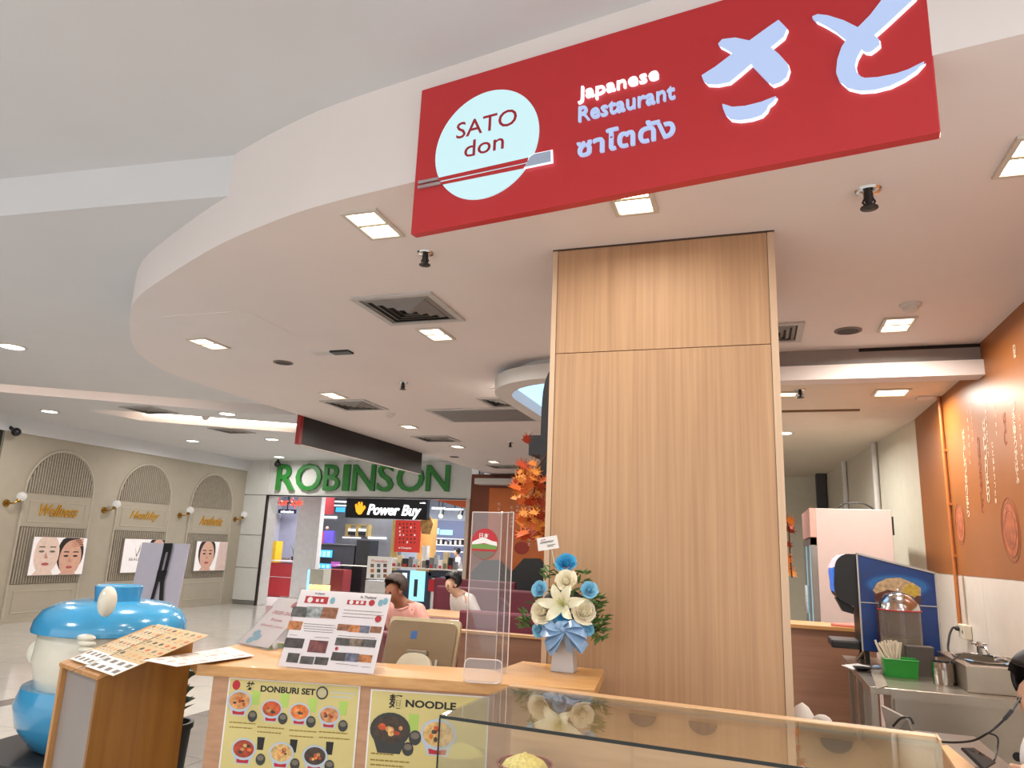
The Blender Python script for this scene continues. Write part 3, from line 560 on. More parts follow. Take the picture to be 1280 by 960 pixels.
for x0, y, x1 in ((380, 780, 420), (380, 783, 421), (380, 786, 418), (380, 789, 417), (430, 763, 478), (429, 767, 480), (428, 771, 468), (362, 794, 372), (394, 797, 412), (423, 795, 470), (420, 830, 436), (437, 832, 448), (452, 834, 463)): linesof(mb, S2F, x0, y, x1, .0022, PGR, .0026, 7)
mk('print', mb, None, t, kind='stuff')
for bd, p0, p1, pt in (('In Japan', (394, 744), (406, 744.5), (394, 740.5)), ('In Thailand', (451, 748), (470, 749.5), (451, 744.5))): tbox('heading', bd, PBLK, p0, p1, pt, .0026, S2F, t, ext=.0004)
# steeply tilted card left of it
S1F = sheet_frame(PZ(297, 804.5, 1.055), PZ(335, 812, 1.055), math.radians(47)); w1 = (PZ(335, 812, 1.055)-PZ(297, 804.5, 1.055)).length; h1 = .30
t = E('notice_stand', tuple(S1F @ Vector((w1/2, 0, 0))), 'steeply tilted clear notice holder with red print at the left end of the counter', 'sheet stand')
mk('card', MB().b2((.006, .006, 0), (w1-.006, h1-.006, .0015), S1F), mat('card_cream', (226, 214, 206), .5), t); mk('acrylic_cover', MB().b2((-.004, -.002, .004), (w1+.004, h1, .007), S1F), ACR, t)
tp = S1F @ Vector((0, h1*.95, -.004)); tq = S1F @ Vector((w1, h1*.95, -.004))
mk('base_plate', MB().slab([S1F @ Vector((-.004, 0, -.002)), S1F @ Vector((w1+.004, 0, -.002)), S1F @ Vector((w1+.004, 0, -.002))+S1F.col[0].to_3d().cross(Vector((0, 0, -1)))*.16, S1F @ Vector((-.004, 0, -.002))+S1F.col[0].to_3d().cross(Vector((0, 0, -1)))*.16], .003, (0, 0, 1)), ACR, t)
b0 = S1F.col[0].to_3d().cross(Vector((0, 0, -1)))
mk('prop', MB().slab([tp, tq, Vector((tq.x, tq.y, 1.056))-b0*.0+Vector((0, 0, 0)), Vector((tp.x, tp.y, 1.056))], .003, b0), ACR, t)
mb = MB(); mb.use(PRD).disc((w1*.62, h1*.86), .020, .020, S1F, 18, .002)
for k in range(3): mb.use(TEAL).disc((w1*.28+(k % 2)*.03, h1*(.1+.07*k)), .024, .02, S1F, 14, .002+.0002*k)
mk('print', mb, None, t, kind='stuff'); text('notice_text', 'ORDER ONLY', PRD, t, S1F, w1*.18, h1*.64, w1*.66, .02, ext=.0006, z=.0018, shear=.2); text('notice_text', 'from', PRD, t, S1F, w1*.32, h1*.5, w1*.36, .018, ext=.0006, z=.0018); text('notice_text', 'thank you', MC['card_red'] if 'card_red' in MC else mat('card_red', (206, 120, 112), .5), t, S1F, w1*.16, h1*.37, w1*.7, .02, ext=.0006, z=.0018)
# POS monitor seen from behind
MONM = mat('monitor_back', (152, 130, 102), .28, .65, var=.05); MONE = mat('monitor_edge', (214, 196, 160), .25, .5)
cm = PY(520, 830, 3.15); MF = fr((cm.x, 3.12, .86), (math.cos(.08), math.sin(.08), 0), (0, .30, .95)); t = E('point_of_sale_monitor', (cm.x, 3.2, .84), 'bronze grey sales monitor seen from behind on the counter', 'monitor')
mk('shell', MB().prism(rrect(-.18, .02, .17, .365, .02), -.035, -.01, MF), MONE, t, bevel=.006); mk('back_cover', MB().prism(rrect(-.17, .03, .16, .345, .03), -.012, .012, MF), MONM, t, bevel=.008); mk('screen', MB().b2((-.17, .03, -.037), (.16, .355, -.034), MF), BLK, t)
mk('hinge', MB().b2((-.055, .10, .01), (.045, .215, .035), MF), mat('hinge_grey', (128, 116, 100), .4, .4), t, bevel=.006); mk('logo_plate', MB().b2((-.055, .265, .012), (-.025, .30, .0135), MF), mat('blue_plate', (60, 96, 150), .4), t)
mk('foot', MB().prism(crom([(-.10, 0, 0), (-.09, .12, 0), (-.05, .19, 0), (.05, .19, 0), (.09, .12, 0), (.10, 0, 0)], 4), .02, .055, MF), mat('foot_cream', (214, 204, 178), .35), t, bevel=.01); mk('foot_plate', MB().prism(rrect(-.14, -.1, .14, .12, .03), 0, .015, Matrix.Translation((cm.x, 3.18, .84))), MC['hinge_grey'], t)
mk('cable', MB().tube([MF @ Vector((.09, .18, .015)), MF @ Vector((.10, .09, .03)), MF @ Vector((.095, .02, .03)), (cm.x+.1, 3.15, .85)], .006, 6), mat('cable_grey', (190, 186, 178), .5), t)
# acrylic screen with round sticker
A0 = PZ(581, 833, 1.05); A1 = PZ(619, 838, 1.05); A2 = PZ(634, 843, 1.05); zt = 1.69
t = E('acrylic_screen', tuple((A0+A1)/2), 'tall clear acrylic screen with a round red sticker on the counter', 'screen')
d1 = (A1-A0).normalized(); d2 = (A2-A1).normalized(); n1 = Vector((d1.y, -d1.x, 0)); n2 = Vector((d2.y, -d2.x, 0)); up = Vector((0, 0, zt-1.05))
mk('front_sheet', MB().slab([A0, A1, A1+up, A0+up], .003, n1), ACR, t); mk('side_sheet', MB().slab([A1, A2, A2+up, A1+up], .003, n2), ACR, t)
ew = mat('acrylic_edge', (222, 206, 196), .2, coat=.5)
for P in (A0, A1, A2, A1*.45+A2*.55): mk('edge_strip', MB().box((P.x, P.y, (1.05+zt)/2), (.0035, .0035, zt-1.05)), ew, t)
mk('top_edge', MB().tube([A0+up, A1+up, A2+up], .0022, 6), ew, t); mk('clip', MB().ball(A1+up, .006, 10, 8), mat('clip_white', (245, 245, 240), .3), t)
KF = fr(A0, d1, (0, 0, 1)); q = uvof(KF, 605.5, 680, .004); r = .066; z = .0045
mb = MB(); mb.use(PRD).disc(q, r, r, KF, 36, z)
def cap(y0, y1, m, zz):
    pts = []
    for i in range(13):
        y = y0+(y1-y0)*i/12; pts.append((math.sqrt(max(0, .94-y*y)), y))
    P = [(q[0]+x*r, q[1]+y*r, zz) for x, y in pts]+[(q[0]-x*r, q[1]+y*r, zz) for x, y in pts[::-1]]; mb.use(m).add(P, [tuple(range(len(P)))], KF)
cap(-.97, -.45, PGR, z+.0003); cap(-.46, -.3, PRD, z+.0004); cap(-.32, .0, mat('print_leaf', (110, 150, 70), .5), z+.0005)
mb.use(PWH).add([(q[0]+x*r, q[1]+y*r, z+.0008) for x, y in ((-.95, -.05), (-.9, .12), (-.35, .36), (-.15, .42), (.1, .38), (.6, .2), (.93, .16), (.95, -.1), (.4, -.02), (0, .06), (-.5, -.02))], [tuple(range(11))], KF)
mk('sticker', mb, None, t, label='round red sticker with a snowy mountain'); text('sticker_text', '日本', PWH, t, KF, q[0]-.026, q[1]+.024, .046, .022, ext=.0003, z=z+.0011, bold=.01); text('sticker_text', 'Food', PRD, t, KF, q[0]-.012, q[1]-.031, .024, .009, ext=.0003, z=z+.0011)
# small rounded acrylic holder
H0 = PZ(579, 852, 1.05); H1 = PZ(626, 855, 1.05); HF = fr(H0, H1-H0, (0, .1, 1)); wl = (H1-H0).length
t = E('card_holder', tuple((H0+H1)/2), 'small empty clear holder with rounded corners at the front of the counter', 'holder'); O = rrect(0, 0, wl, .082, .02)
mk('pane', MB().prism(O, 0, .003, HF), ACR, t); mk('rim', MB().tube([HF @ Vector((x, y, .0015)) for x, y in O], .0022, 6, True), ew, t); mk('foot', MB().b2((0, 0, 0), (wl, .004, -.04), HF), ACR, t)
# leaflets: one on the counter end, two on the lectern
def paper(pts, z, m, lab, printer=None, name='menu_sheet', cat='menu', t=.0015):
    P = [PZ(x, y, zz) for (x, y), zz in zip(pts, z)]; e = E(name, tuple(sum(P, Vector())/4), lab, cat)
    n = (P[1]-P[0]).cross(P[3]-P[0]).normalized(); n = n if n.z > 0 else -n
    mk('sheet', MB().slab(P, t, n), m, e)
    if printer: printer(P, n, e, t)
    return e
def menuprint(rows, cols, food):
    def f(P, n, e, t):
        mb = MB(); rnd = random.Random(rows*31+cols)
        def at(u, v): return P[0]*(1-u)*(1-v)+P[1]*u*(1-v)+P[2]*u*v+P[3]*(1-u)*v + n*(t+.0006)
        for i in range(rows):
            for j in range(cols):
                u = (j+.5)/cols; v = (i+.5)/rows; c = at(u, v); du = (at(u+.3/cols, v)-c); dv = (at(u, v+.2/rows)-c)
                mb.use(rnd.choice(food)); mb.add([c+du*math.cos(k*.785)*.8+dv*math.sin(k*.785) for k in range(8)], [tuple(range(8))])
                mb.use(PGR); c2 = at(u, min(.99, v-.38/rows if v > .5/rows else v)); mb.add([c2-du*.8-dv*.12, c2+du*.8-dv*.12, c2+du*.8+dv*.12, c2-du*.8+dv*.12], [(0, 1, 2, 3)])
        mk('print', mb, None, e, kind='stuff')
    return f
paper([(179, 825.5), (221, 833.5), (318, 820), (287, 809)], (1.068, 1.066, 1.056, 1.058), mat('leaflet', (230, 216, 206), .5), 'pale leaflet bridging the counter end and the lectern', menuprint(4, 3, [mat('faint_print', (200, 170, 160), .5), PWH]), cat='leaflet')
# ------------------------------------------------------------------ lectern
LW = wood('lectern_amber', (130, 84, 30), (158, 106, 44), 'Z', .4, 30, 1.2, .15); LE = wood('lectern_edge', (176, 122, 66), (200, 148, 92), 'Z', .45, 30, 1.5)
a = PZ(124, 845, 1.0); b = PZ(76, 828, 1.0); a.z = b.z = 0; e = (b-a).normalized(); n = Vector((-e.y, e.x, 0)); n = n if n.y > 0 else -n; Wd = (b-a).length; D = .36
t = E('menu_lectern', tuple((a+b)/2+n*.18), 'amber wooden menu lectern with a grey front panel', 'lectern')
LFm = Matrix(((e.x, n.x, 0, a.x), (e.y, n.y, 0, a.y), (0, 0, 1, 0), (0, 0, 0, 1)))
def sidep(x0, x1): return MB().add([(x, y, z) for x in (x0, x1) for y, z in ((0, 0), (D, 0), (D, 1.115), (0, .985))], [(0, 1, 2, 3), (7, 6, 5, 4), (0, 4, 5, 1), (1, 5, 6, 2), (2, 6, 7, 3), (3, 7, 4, 0)], LFm)
mk('side_panel', sidep(0, .02), LW, t); mk('side_panel', sidep(Wd-.025, Wd), LE, t)
mk('front_panel', MB().b2((.02, .02, 0), (Wd-.025, .03, .98), LFm), mat('lectern_grey', (150, 140, 134), .35, .1, var=.05, scale=4), t); mk('back_panel', MB().b2((.02, D-.015, 0), (Wd-.025, D, 1.11), LFm), LW, t)
mk('top_board', MB().add([LFm @ Vector(p) for p in ((0, -.005, .985), (Wd, -.005, .985), (Wd, D, 1.117), (0, D, 1.117), (0, -.005, 1.0), (Wd, -.005, 1.0), (Wd, D, 1.132), (0, D, 1.132))], [(3, 2, 1, 0), (4, 5, 6, 7), (0, 1, 5, 4), (1, 2, 6, 5), (2, 3, 7, 6), (3, 0, 4, 7)]), LE, t)
def lp(u, v, z=0): p = LFm @ Vector((u, v, 1.002+(v+.005)*.3616+z)); return p
FD = [FOOD[0], FOOD[1], PGR, FOOD[6]]
for u0, u1, v0, v1, lab, m in ((.175, .355, .02, .36, 'large open menu sheet on the left of the lectern', mat('menu_tan', (206, 184, 148), .5)), (-.10, .17, .01, .36, 'large open menu sheet on the right of the lectern', mat('menu_tan2', (200, 172, 128), .5))):
    P = [lp(u1, v0, .004), lp(u0, v0, .004), lp(u0-.02, v1, .004), lp(u1-.02, v1, .004)]; ee = E('menu_sheet', tuple(sum(P, Vector())/4), lab, 'menu', 'menus on the lectern'); nn = (P[1]-P[0]).cross(P[3]-P[0]).normalized(); nn = nn if nn.z > 0 else -nn
    mk('sheet', MB().slab(P, .002, nn), m, ee); menuprint(7, 5, FD)(P, nn, ee, .002)
    K = [P[0]+nn*.0024, P[1]+nn*.0024, P[1]+(P[2]-P[1])*.25+nn*.0024, P[0]+(P[3]-P[0])*.25+nn*.0024]; mk('white_strip', MB().slab(K, .0004, nn), PWH, ee); 
    K2 = [k+nn*.0006 for k in K]; mb = MB()
    for i in range(4):
        for j in range(2):
            c = K2[0].lerp(K2[1], (i+.5)/4).lerp(K2[3].lerp(K2[2], (i+.5)/4), (j+.5)/2); du = (K2[1]-K2[0])*.07; dv = (K2[3]-K2[0])*.13; mb.use(PGR).add([c-du-dv, c+du-dv, c+du+dv, c-du+dv], [(0, 1, 2, 3)])
    mk('icons', mb, None, ee, kind='stuff')
mk('menu_gap', MB().slab([lp(.169, -.04, .006), lp(.174, -.04, .006), lp(.16, .3, .006), lp(.155, .3, .006)], .001, (0, -.3, .95)), BLK, t)
# ------------------------------------------------------------------ glass display case
Q = {k: PZ(x, y, 1.1) for k, (x, y) in dict(BL=(640, 857), BR=(1168, 921), FL=(540, 893)).items()}
e = (Q['BR']-Q['BL']); Ld = e.length; e = e.normalized(); nb = Vector((e.y, -e.x, 0)); Dd = (Q['BL']-Q['FL']).dot(-nb)
SM_ = Matrix(((e.x, nb.x, 0, Q['BL'].x), (e.y, nb.y, 0, Q['BL'].y), (0, 0, 1, 0), (0, 0, 0, 1)))   # x along rail, y towards viewer
RAIL = wood('rail_oak', (198, 156, 112), (216, 176, 132), 'X', .4, 40, 1.5); CSW = wood('case_oak', (190, 138, 86), (212, 160, 106), 'X', .4, 40, 1.5)
t = E('display_case', tuple(Q['BL']+e*Ld/2+nb*Dd/2-Vector((0, 0, 1.1))), 'low glass food display case with an oak back rail in the foreground', 'display case')
mk('cabinet', MB().b2((0, 0, 0), (Ld, Dd, .80), SM_), CSW, t); mk('case_floor', MB().b2((.004, .02, .80), (Ld-.004, Dd-.008, .815), SM_), CSW, t)
mk('back_rail', MB().b2((-.004, -.02, 1.078), (Ld+.004, .022, 1.104), SM_), RAIL, t, bevel=.002); mk('rail_groove', MB().b2((0, .022, 1.082), (Ld, .026, 1.092), SM_), mat('rail_grey', (150, 140, 128), .5), t)
for i in range(3):
    x0 = i*Ld/3; d = mk('sliding_door', MB().b2((x0+.002, -.008+(i % 2)*.008, .81), (x0+Ld/3+(.02 if i < 2 else -.002), -.001+(i % 2)*.008, 1.078), SM_), RAIL, t)
for x in (.44, .62, .98):
    mk('finger_pull', MB().prism([(x+.042*math.cos(math.pi+math.pi*k/10), 1.066+.034*math.sin(math.pi+math.pi*k/10)) for k in range(11)], -.026, -.02, Matrix(((e.x, 0, -nb.x, Q['BL'].x), (e.y, 0, -nb.y, Q['BL'].y), (0, 1, 0, 0), (0, 0, 0, 1)))), mat('pull_dark', (96, 78, 66), .6), t)
mk('top_glass', MB().b2((0, .022, 1.096), (Ld, Dd, 1.102), SM_), GLS, t); mk('front_glass', MB().b2((0, Dd-.006, .80), (Ld, Dd, 1.095), SM_), GLS, t)
for x0 in (0, Ld-.006): mk('end_glass', MB().b2((x0, .022, .80), (x0+.006, Dd-.007, 1.095), SM_), GLS, t)
gb = mat('glass_edge', (26, 30, 26), .3)
mk('front_edge', MB().b2((0, Dd, 1.094), (Ld, Dd+.003, 1.1022), SM_), gb, t); mk('corner_edge', MB().b2((-.001, Dd, .80), (.003, Dd+.003, 1.094), SM_), gb, t)
mk('end_cap', MB().b2((Ld+.004, -.02, 1.04), (Ld+.010, .05, 1.104), SM_), RAIL, t)
# food in the case
def bowl(name, px, py, r, h, m, lab, z0=.815, inner=None):
    c = PZ(px, py, z0+h); c.z = z0; tt = E(name, tuple(c), lab, 'bowl', 'food samples in the glass case'); M_ = Matrix.Translation(c)
    mk('bowl', MB().lathe([(r*.5, 0), (r*.52, .01), (r*.85, h*.5), (r, h), (r*.95, h), (r*.8, h*.5), (r*.4, .02), (.0001, .02)], 28, M=M_), m, tt, smooth=True); return tt, c
tt, c = bowl('donburi_bowl', 656, 954, .085, .10, mat('lacquer', (112, 34, 26), .2, coat=.6), 'dark red bowl heaped with pale yellow food in the glass case')
mk('rim', MB().tube([(c.x+.083*math.cos(k*.2618), c.y+.083*math.sin(k*.2618), c.z+.1) for k in range(24)], .003, 6, True), mat('rim_red', (150, 50, 36), .2), tt)
rnd = random.Random(3)
mb = MB(); mb.lathe([(.075, .085), (.06, .105), (.03, .12), (.0001, .124)], 20, M=Matrix.Translation(c))
for i in range(34): a = rnd.uniform(0, 6.28); d = rnd.uniform(0, .06); mb.ball((c.x+d*math.cos(a), c.y+d*math.sin(a), c.z+.122-d*.5), rnd.uniform(.006, .011), 7, 5)
mk('food_heap', mb, mat('egg_food', (236, 206, 110), .5, var=.25, scale=90), tt, smooth=True, kind='stuff')
tt, c = bowl('paper_cup', 717, 941, .052, .08, mat('cup_red', (188, 40, 34), .4), 'red and white cup with green topping in the glass case')
mk('rim', MB().lathe([(.053, .062), (.055, .08), (.049, .08), (.048, .062)], 28, M=Matrix.Translation(c)), PWH, tt, smooth=True); mk('topping', MB().lathe([(.047, .066), (.0001, .068)], 22, M=Matrix.Translation(c)), mat('greens', (96, 110, 86), .6, var=.5, scale=120), tt)
mb = MB()
for i in range(7): a = i*.9; mb.ball((c.x+.02*math.cos(a), c.y+.02*math.sin(a), c.z+.07), .009, 8, 5, (1, 1, .5))
mk('onion_rings', mb, mat('onion', (214, 220, 200), .5), tt, smooth=True)
tag(mk('wooden_flap', MB().slab([PZ(1171, 932, .98), PZ(1184, 931, .98), PZ(1222, 962, .98), PZ(1176, 970, .98)], .02, (0, 0, -1)), mat('flap_wood', (204, 148, 78), .4)), 'orange wood flap at the right end of the glass case', 'board')
# ------------------------------------------------------------------ flower arrangement
vc = PZ(705, 839, 1.05); fy = vc.y
t = E('flower_arrangement', tuple(vc), 'blue and white artificial flower arrangement in a square pale vase before the pillar', 'flowers')
def F_(x, y, dy=0): return PY(x, y, fy+dy)
zr = F_(705, 790).z; mb = MB(); w0, w1_ = .05, .036
mb.add([(vc.x+sx*w, vc.y+sy*w*.8, z) for w, z in ((w0, 1.05), (w1_, zr)) for sx, sy in ((-1, -1), (1, -1), (1, 1), (-1, 1))], [(3, 2, 1, 0), (4, 5, 6, 7), (0, 1, 5, 4), (1, 2, 6, 5), (2, 3, 7, 6), (3, 0, 4, 7)])
mk('vase', mb, mat('vase_white', (196, 190, 186), .3), t, bevel=.004)
def rose(p, r, m, tilt):
    mb = MB(); rnd = random.Random(int(p[0]*999))
    Q_ = Matrix.Translation(p) @ Matrix.Rotation(tilt[0], 4, 'X') @ Matrix.Rotation(tilt[1], 4, 'Y')
    mb.ball((0, 0, r*.15), r*.3, 10, 8, (1, 1, 1.1), Q_)
    for ring, (n, rad, ht, op) in enumerate(((3, .20, 1.0, .0), (4, .38, .92, .04), (5, .58, .76, .14), (6, .80, .55, .34))):
        for k in range(n):
            a0 = 2*math.pi*(k+.5*ring)/n+rnd.uniform(-.1, .1); span = 2*math.pi/n*.72; vs = []; jr = rnd.uniform(.9, 1.14); jh = rnd.uniform(.88, 1.08)
            for i in range(5):
                for j in range(4):
                    a = a0+span*(i/4-.5)*1.9; v = j/3; edge = 1-abs(i-2)/2*.22
                    rr = r*rad*jr*(.35+.65*v)*(1+.10*(i-2)/2)+r*op*v*v*.6; vs.append((rr*math.cos(a), rr*math.sin(a), r*(-.35+ht*jh*1.2*v*edge)))
            mb.add(vs, [(i*4+j, i*4+j+1, (i+1)*4+j+1, (i+1)*4+j) for i in range(4) for j in range(3)], Q_)
    return mb
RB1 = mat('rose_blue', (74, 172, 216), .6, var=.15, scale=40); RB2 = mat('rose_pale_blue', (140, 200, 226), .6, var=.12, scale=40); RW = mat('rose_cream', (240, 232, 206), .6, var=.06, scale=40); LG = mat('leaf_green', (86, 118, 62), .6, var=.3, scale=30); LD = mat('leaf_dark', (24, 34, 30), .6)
for x, y, r, m, tx, ty in ((708, 705, .046, RB1, .9, .1), (708, 727, .046, RW, 1.1, 0), (675, 737, .036, RB2, 1.2, -.3), (736, 738, .036, RB2, 1.2, .3), (679, 765, .050, RW, 1.3, -.3), (730, 765, .050, RW, 1.3, .3), (703, 772, .03, RB1, 1.5, 0), (674, 788, .03, RB2, 1.5, -.4), (734, 787, .028, RB2, 1.5, .3)):
    p = F_(x, y, -.06 if y > 720 else 0); mk('rose', rose(p, r, m, (tx, ty)), m, t, smooth=True)
lc = F_(704, 757, -.11); lily = MB()
for k, (dx, dy) in enumerate(((-11, -29), (10, -28), (-30, -9), (27, -11), (-19, 14), (11, 12))):
    tip = F_(704+dx, 757+dy, -.15); ax = tip-lc; L = ax.length; sd = ax.cross(Vector((0, -1, 0))).normalized(); vs = []
    for i in range(8):
        s_ = i/7; w = .021*math.sin(math.pi*min(1, s_*.86+.14))**.8*(1.0 if s_ < .95 else .5); c_ = lc+ax*s_*1.08+Vector((0, .03*s_*s_-.05*math.sin(s_*2.2), -.012*s_*s_))
        vs += [c_-sd*w, c_+Vector((0, .008, 0)), c_+sd*w]
    lily.add(vs, [(i*3+j, i*3+j+1, i*3+j+4, i*3+j+3) for i in range(7) for j in range(2)])
mk('lily', lily, mat('lily_cream', (242, 238, 208), .5, var=.04), t, smooth=True)
mb = MB()
for k in range(6): mb.tube([lc, lc+Vector((math.cos(k)*.015, -.05, .02+math.sin(k)*.012))], .0015, 5)
mk('stamens', mb, mat('stamen', (206, 206, 110), .5), t)
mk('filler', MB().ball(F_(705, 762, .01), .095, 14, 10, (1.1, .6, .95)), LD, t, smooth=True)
def leafm(w=.012, l=.05): return MB().add([(0, 0, 0), (-w, l*.4, .004), (0, l*.45, -.003), (w, l*.4, .004), (-w*.6, l*.75, .002), (w*.6, l*.75, .002), (0, l, 0)], [(0, 2, 1), (0, 3, 2), (1, 2, 4), (2, 3, 5), (2, 6, 4), (2, 5, 6)])
src = None
for x, y, n in ((686, 715, 8), (728, 722, 6), (660, 770, 10), (655, 778, 8), (668, 748, 7), (748, 752, 10), (752, 775, 10), (750, 793, 8), (757, 795, 5), (742, 782, 8), (690, 740, 5), (723, 745, 6), (745, 760, 6)):
    for i in range(n*2):
        p = F_(x+random.uniform(-9, 9), y+random.uniform(-8, 8), random.uniform(-.05, .03))
        if src is None: src = mk('leaf', leafm(), LG, t); o = src
        else: o = src.copy(); COL.objects.link(o); o.parent = t
        d = p-F_(705, 770); o.location = p-WL[t]; o.rotation_euler = (random.uniform(-.3, 1.2), random.uniform(-.6, .6), math.atan2(d.z*.0+d.y, d.x)-1.57+random.uniform(-.7, .7)); s_ = random.uniform(.6, 1.1); o.scale = (s_, s_, s_)
mb = MB()
for x, y in ((660, 770), (750, 760), (755, 792), (668, 745), (748, 745)): mb.tube([F_(705, 775), F_((705+x)/2, (775+y)/2-2), F_(x, y)], .002, 5)
mk('stems', mb, LG, t, kind='stuff')
RIB = mat('ribbon_blue', (138, 172, 208), .28, var=.12, scale=14, coat=.4)
def loop(cx, cy, ang, L, w, dy):
    c_ = F_(cx, cy, dy); mb = MB(); vs = []; n = 12; u = Vector((math.cos(ang), 0, math.sin(ang)))
    for i in range(n+1):
        a = 2*math.pi*i/n; q_ = c_+u*(L*.5*(1-math.cos(a)))+Vector((-.45*math.sin(ang), -.8, .45*math.cos(ang)))*.026*math.sin(a)+Vector((0, 0, -.012*(1-math.cos(a)))); sd = (Vector((-math.sin(ang), 0, math.cos(ang)))*.75+Vector((0, .65*(1 if math.cos(ang) > 0 else -1), 0)))*w*(.3+.7*math.sin(a/2)); vs += [q_-sd, q_+sd]
    mb.add(vs, [(2*i, 2*i+1, 2*i+3, 2*i+2) for i in range(n)]); return mb
for ang, L, w in ((2.5, .075, .019), (3.0, .085, .02), (3.7, .08, .02), (.6, .075, .019), (.1, .085, .02), (-.5, .09, .022), (3.95, .085, .022), (1.3, .05, .014), (1.8, .05, .014)): mk('ribbon_loop', loop(705, 786, ang, L*1.15, w*1.2, -.075), RIB, t, smooth=True)
for x1 in (693, 713): P = [F_(704, 785, -.08), F_((704+x1)/2-1, 797, -.07), F_(x1, 815, -.055)]; mk('ribbon_tail', MB().add([p+Vector((s_*.013, 0, 0)) for p in P for s_ in (-1, 1)], [(0, 1, 3, 2), (2, 3, 5, 4)]), RIB, t)
mk('knot', MB().ball(F_(704, 786, -.085), .014, 10, 8), RIB, t, smooth=True)
cp = [F_(x, y, -.02) for x, y in ((673, 689), (699, 685), (696, 669), (671, 673))]; cdn = (cp[1]-cp[0]).cross(cp[3]-cp[0]).normalized()
cdd = mk('gift_card', MB().slab(cp, .001, cdn), PWH, t, label='small white card with fine print')
KF2 = fr(cp[0], cp[1]-cp[0], cp[3]-cp[0]); mb = MB(); cw = (cp[1]-cp[0]).length; zz = -.0004 if KF2.col[2].y > 0 else .0015
for y, x0, x1, m in ((.75, .18, .42, PRD), (.6, .15, .8, PGR), (.52, .12, .75, PGR), (.3, .45, .85, PGR), (.2, .45, .75, PGR)): mb.use(m).add([(cw*x0, cw*.6*y, zz), (cw*x1, cw*.6*y, zz), (cw*x1, cw*.6*y+.003, zz), (cw*x0, cw*.6*y+.003, zz)], [(0, 1, 2, 3)], KF2)
mk('print', mb, None, cdd, kind='stuff'); mk('card_pick', MB().tube([F_(690, 688, -.015), F_(700, 740, -.01)], .0018, 6), mat('pick_clear', (220, 220, 210), .3), t)
# ------------------------------------------------------------------ blue domed figure on plinth (plain stand-in), easel board, potted plant
def SY(x, y, d=4.0): return PY(x, y, d)
sc_ = SY(140, 783); R0 = (SY(207, 783)-SY(72, 783)).length/2; zrim = sc_.z; zt_ = SY(140, 748).z
BLUE = mat('gloss_blue', (62, 150, 196), .18, var=.04, coat=.6); CRM = mat('gloss_cream', (224, 218, 200), .2, var=.03, coat=.4)
t = E('domed_figure', (sc_.x, 4.0, 0), 'large glossy blue dome with cream body standing on a black plinth', 'sculpture'); T_ = Matrix.Translation((sc_.x, 4.0, 0))
mk('plinth', MB().lathe([(.53, 0), (.53, .16), (.51, .18), (.0001, .18)], 40, M=T_ @ Matrix.Translation((-.12, -.04, 0))), mat('plinth_black', (44, 40, 38), .45), t, smooth=True)
H_ = zt_-zrim
mk('dome', MB().lathe([(R0, zrim-.02), (R0*1.0, zrim), (R0*.985, zrim+H_*.25), (R0*.9, zrim+H_*.6), (R0*.72, zrim+H_*.86), (R0*.45, zrim+H_*.98), (.0001, zrim+H_)], 40, M=T_), BLUE, t, smooth=True)
p = SY(148, 745); mk('crown', MB().lathe([(.135, zt_-.03), (.15, zt_+.085), (.14, zt_+.09), (.13, zt_+.085), (.0001, zt_+.08)], 28, M=Matrix.Translation((p.x, 4.0, 0))), BLUE, t, smooth=True)
p = SY(134, 752, 3.62); mk('knob', MB().ball(p, .068, 20, 14, (.8, .8, 1.35)), CRM, t, smooth=True)
mk('body', MB().lathe([(.0001, .40), (R0*.6, .42), (R0*.84, .55), (R0*.93, .72), (R0*.9, zrim-.03), (R0*.8, zrim)], 36, M=T_), CRM, t, smooth=True)
p = SY(62, 812, 4.0); mk('side_bulge', MB().ball((p.x+.04, 3.9, p.z), .085, 18, 12), CRM, t, smooth=True)
mk('lower_bowl', MB().lathe([(.3, .18), (.34, .2), (.44, .33), (.47, .46), (.44, .56), (.0001, .57)], 36, M=T_ @ Matrix.Translation((-.03, 0, 0))), BLUE, t, smooth=True)
for k, y in enumerate((797, 804, 812)): p = SY(108, y, 3.55); mk('shell_ridge', MB().ball(p, .05, 16, 10, (1.35, .7, .42)), CRM, t, smooth=True)
dd = 6.6; t = E('easel_board', tuple(PY(200, 790, dd))[:2]+(0,), 'tall lilac grey display board seen from behind on a black easel', 'display board')
P = [PY(x, y, dd) for x, y in ((178, 678), (237, 680), (213, 800), (152, 790))]; nn = (P[1]-P[0]).cross(P[3]-P[0]).normalized(); nn = nn if nn.y > 0 else -nn
mk('board', MB().slab(P, .012, nn), mat('board_lilac', (176, 172, 186), .5, var=.02), t)
def ez(l): return [PY(x, y, dd-.03) for x, y in l]
for l in ([(204, 678), (214, 679), (198, 752), (189, 752)], ): mk('easel_spine', MB().slab(ez([(205, 679), (215, 679), (213, 690), (203, 690)]), .012, (0, 1, 0)).slab(ez([(203, 690), (206, 690), (200, 715), (197, 715)]), .012, (0, 1, 0)).slab(ez([(210, 690), (213, 690), (207, 715), (204, 715)]), .012, (0, 1, 0)).slab(ez([(197, 713), (208, 713), (204, 727), (194, 727)]), .012, (0, 1, 0)).slab(ez([(194, 727), (197, 727), (190, 752), (187, 752)]), .012, (0, 1, 0)).slab(ez([(200, 727), (204, 727), (202, 760), (198, 760)]), .012, (0, 1, 0)), BLK, t)
mk('easel_leg', MB().tube([PY(188, 750, dd-.03), Vector((PY(180, 790, dd).x, dd-.25, 0))], .018, 8), BLK, t); mk('easel_leg', MB().tube([PY(200, 755, dd-.03), Vector((PY(200, 790, dd).x, dd-.25, 0))], .018, 8), BLK, t); mk('easel_leg', MB().tube([PY(195, 745, dd+.03), Vector((PY(190, 790, dd).x, dd+.45, 0))], .018, 8), BLK, t)
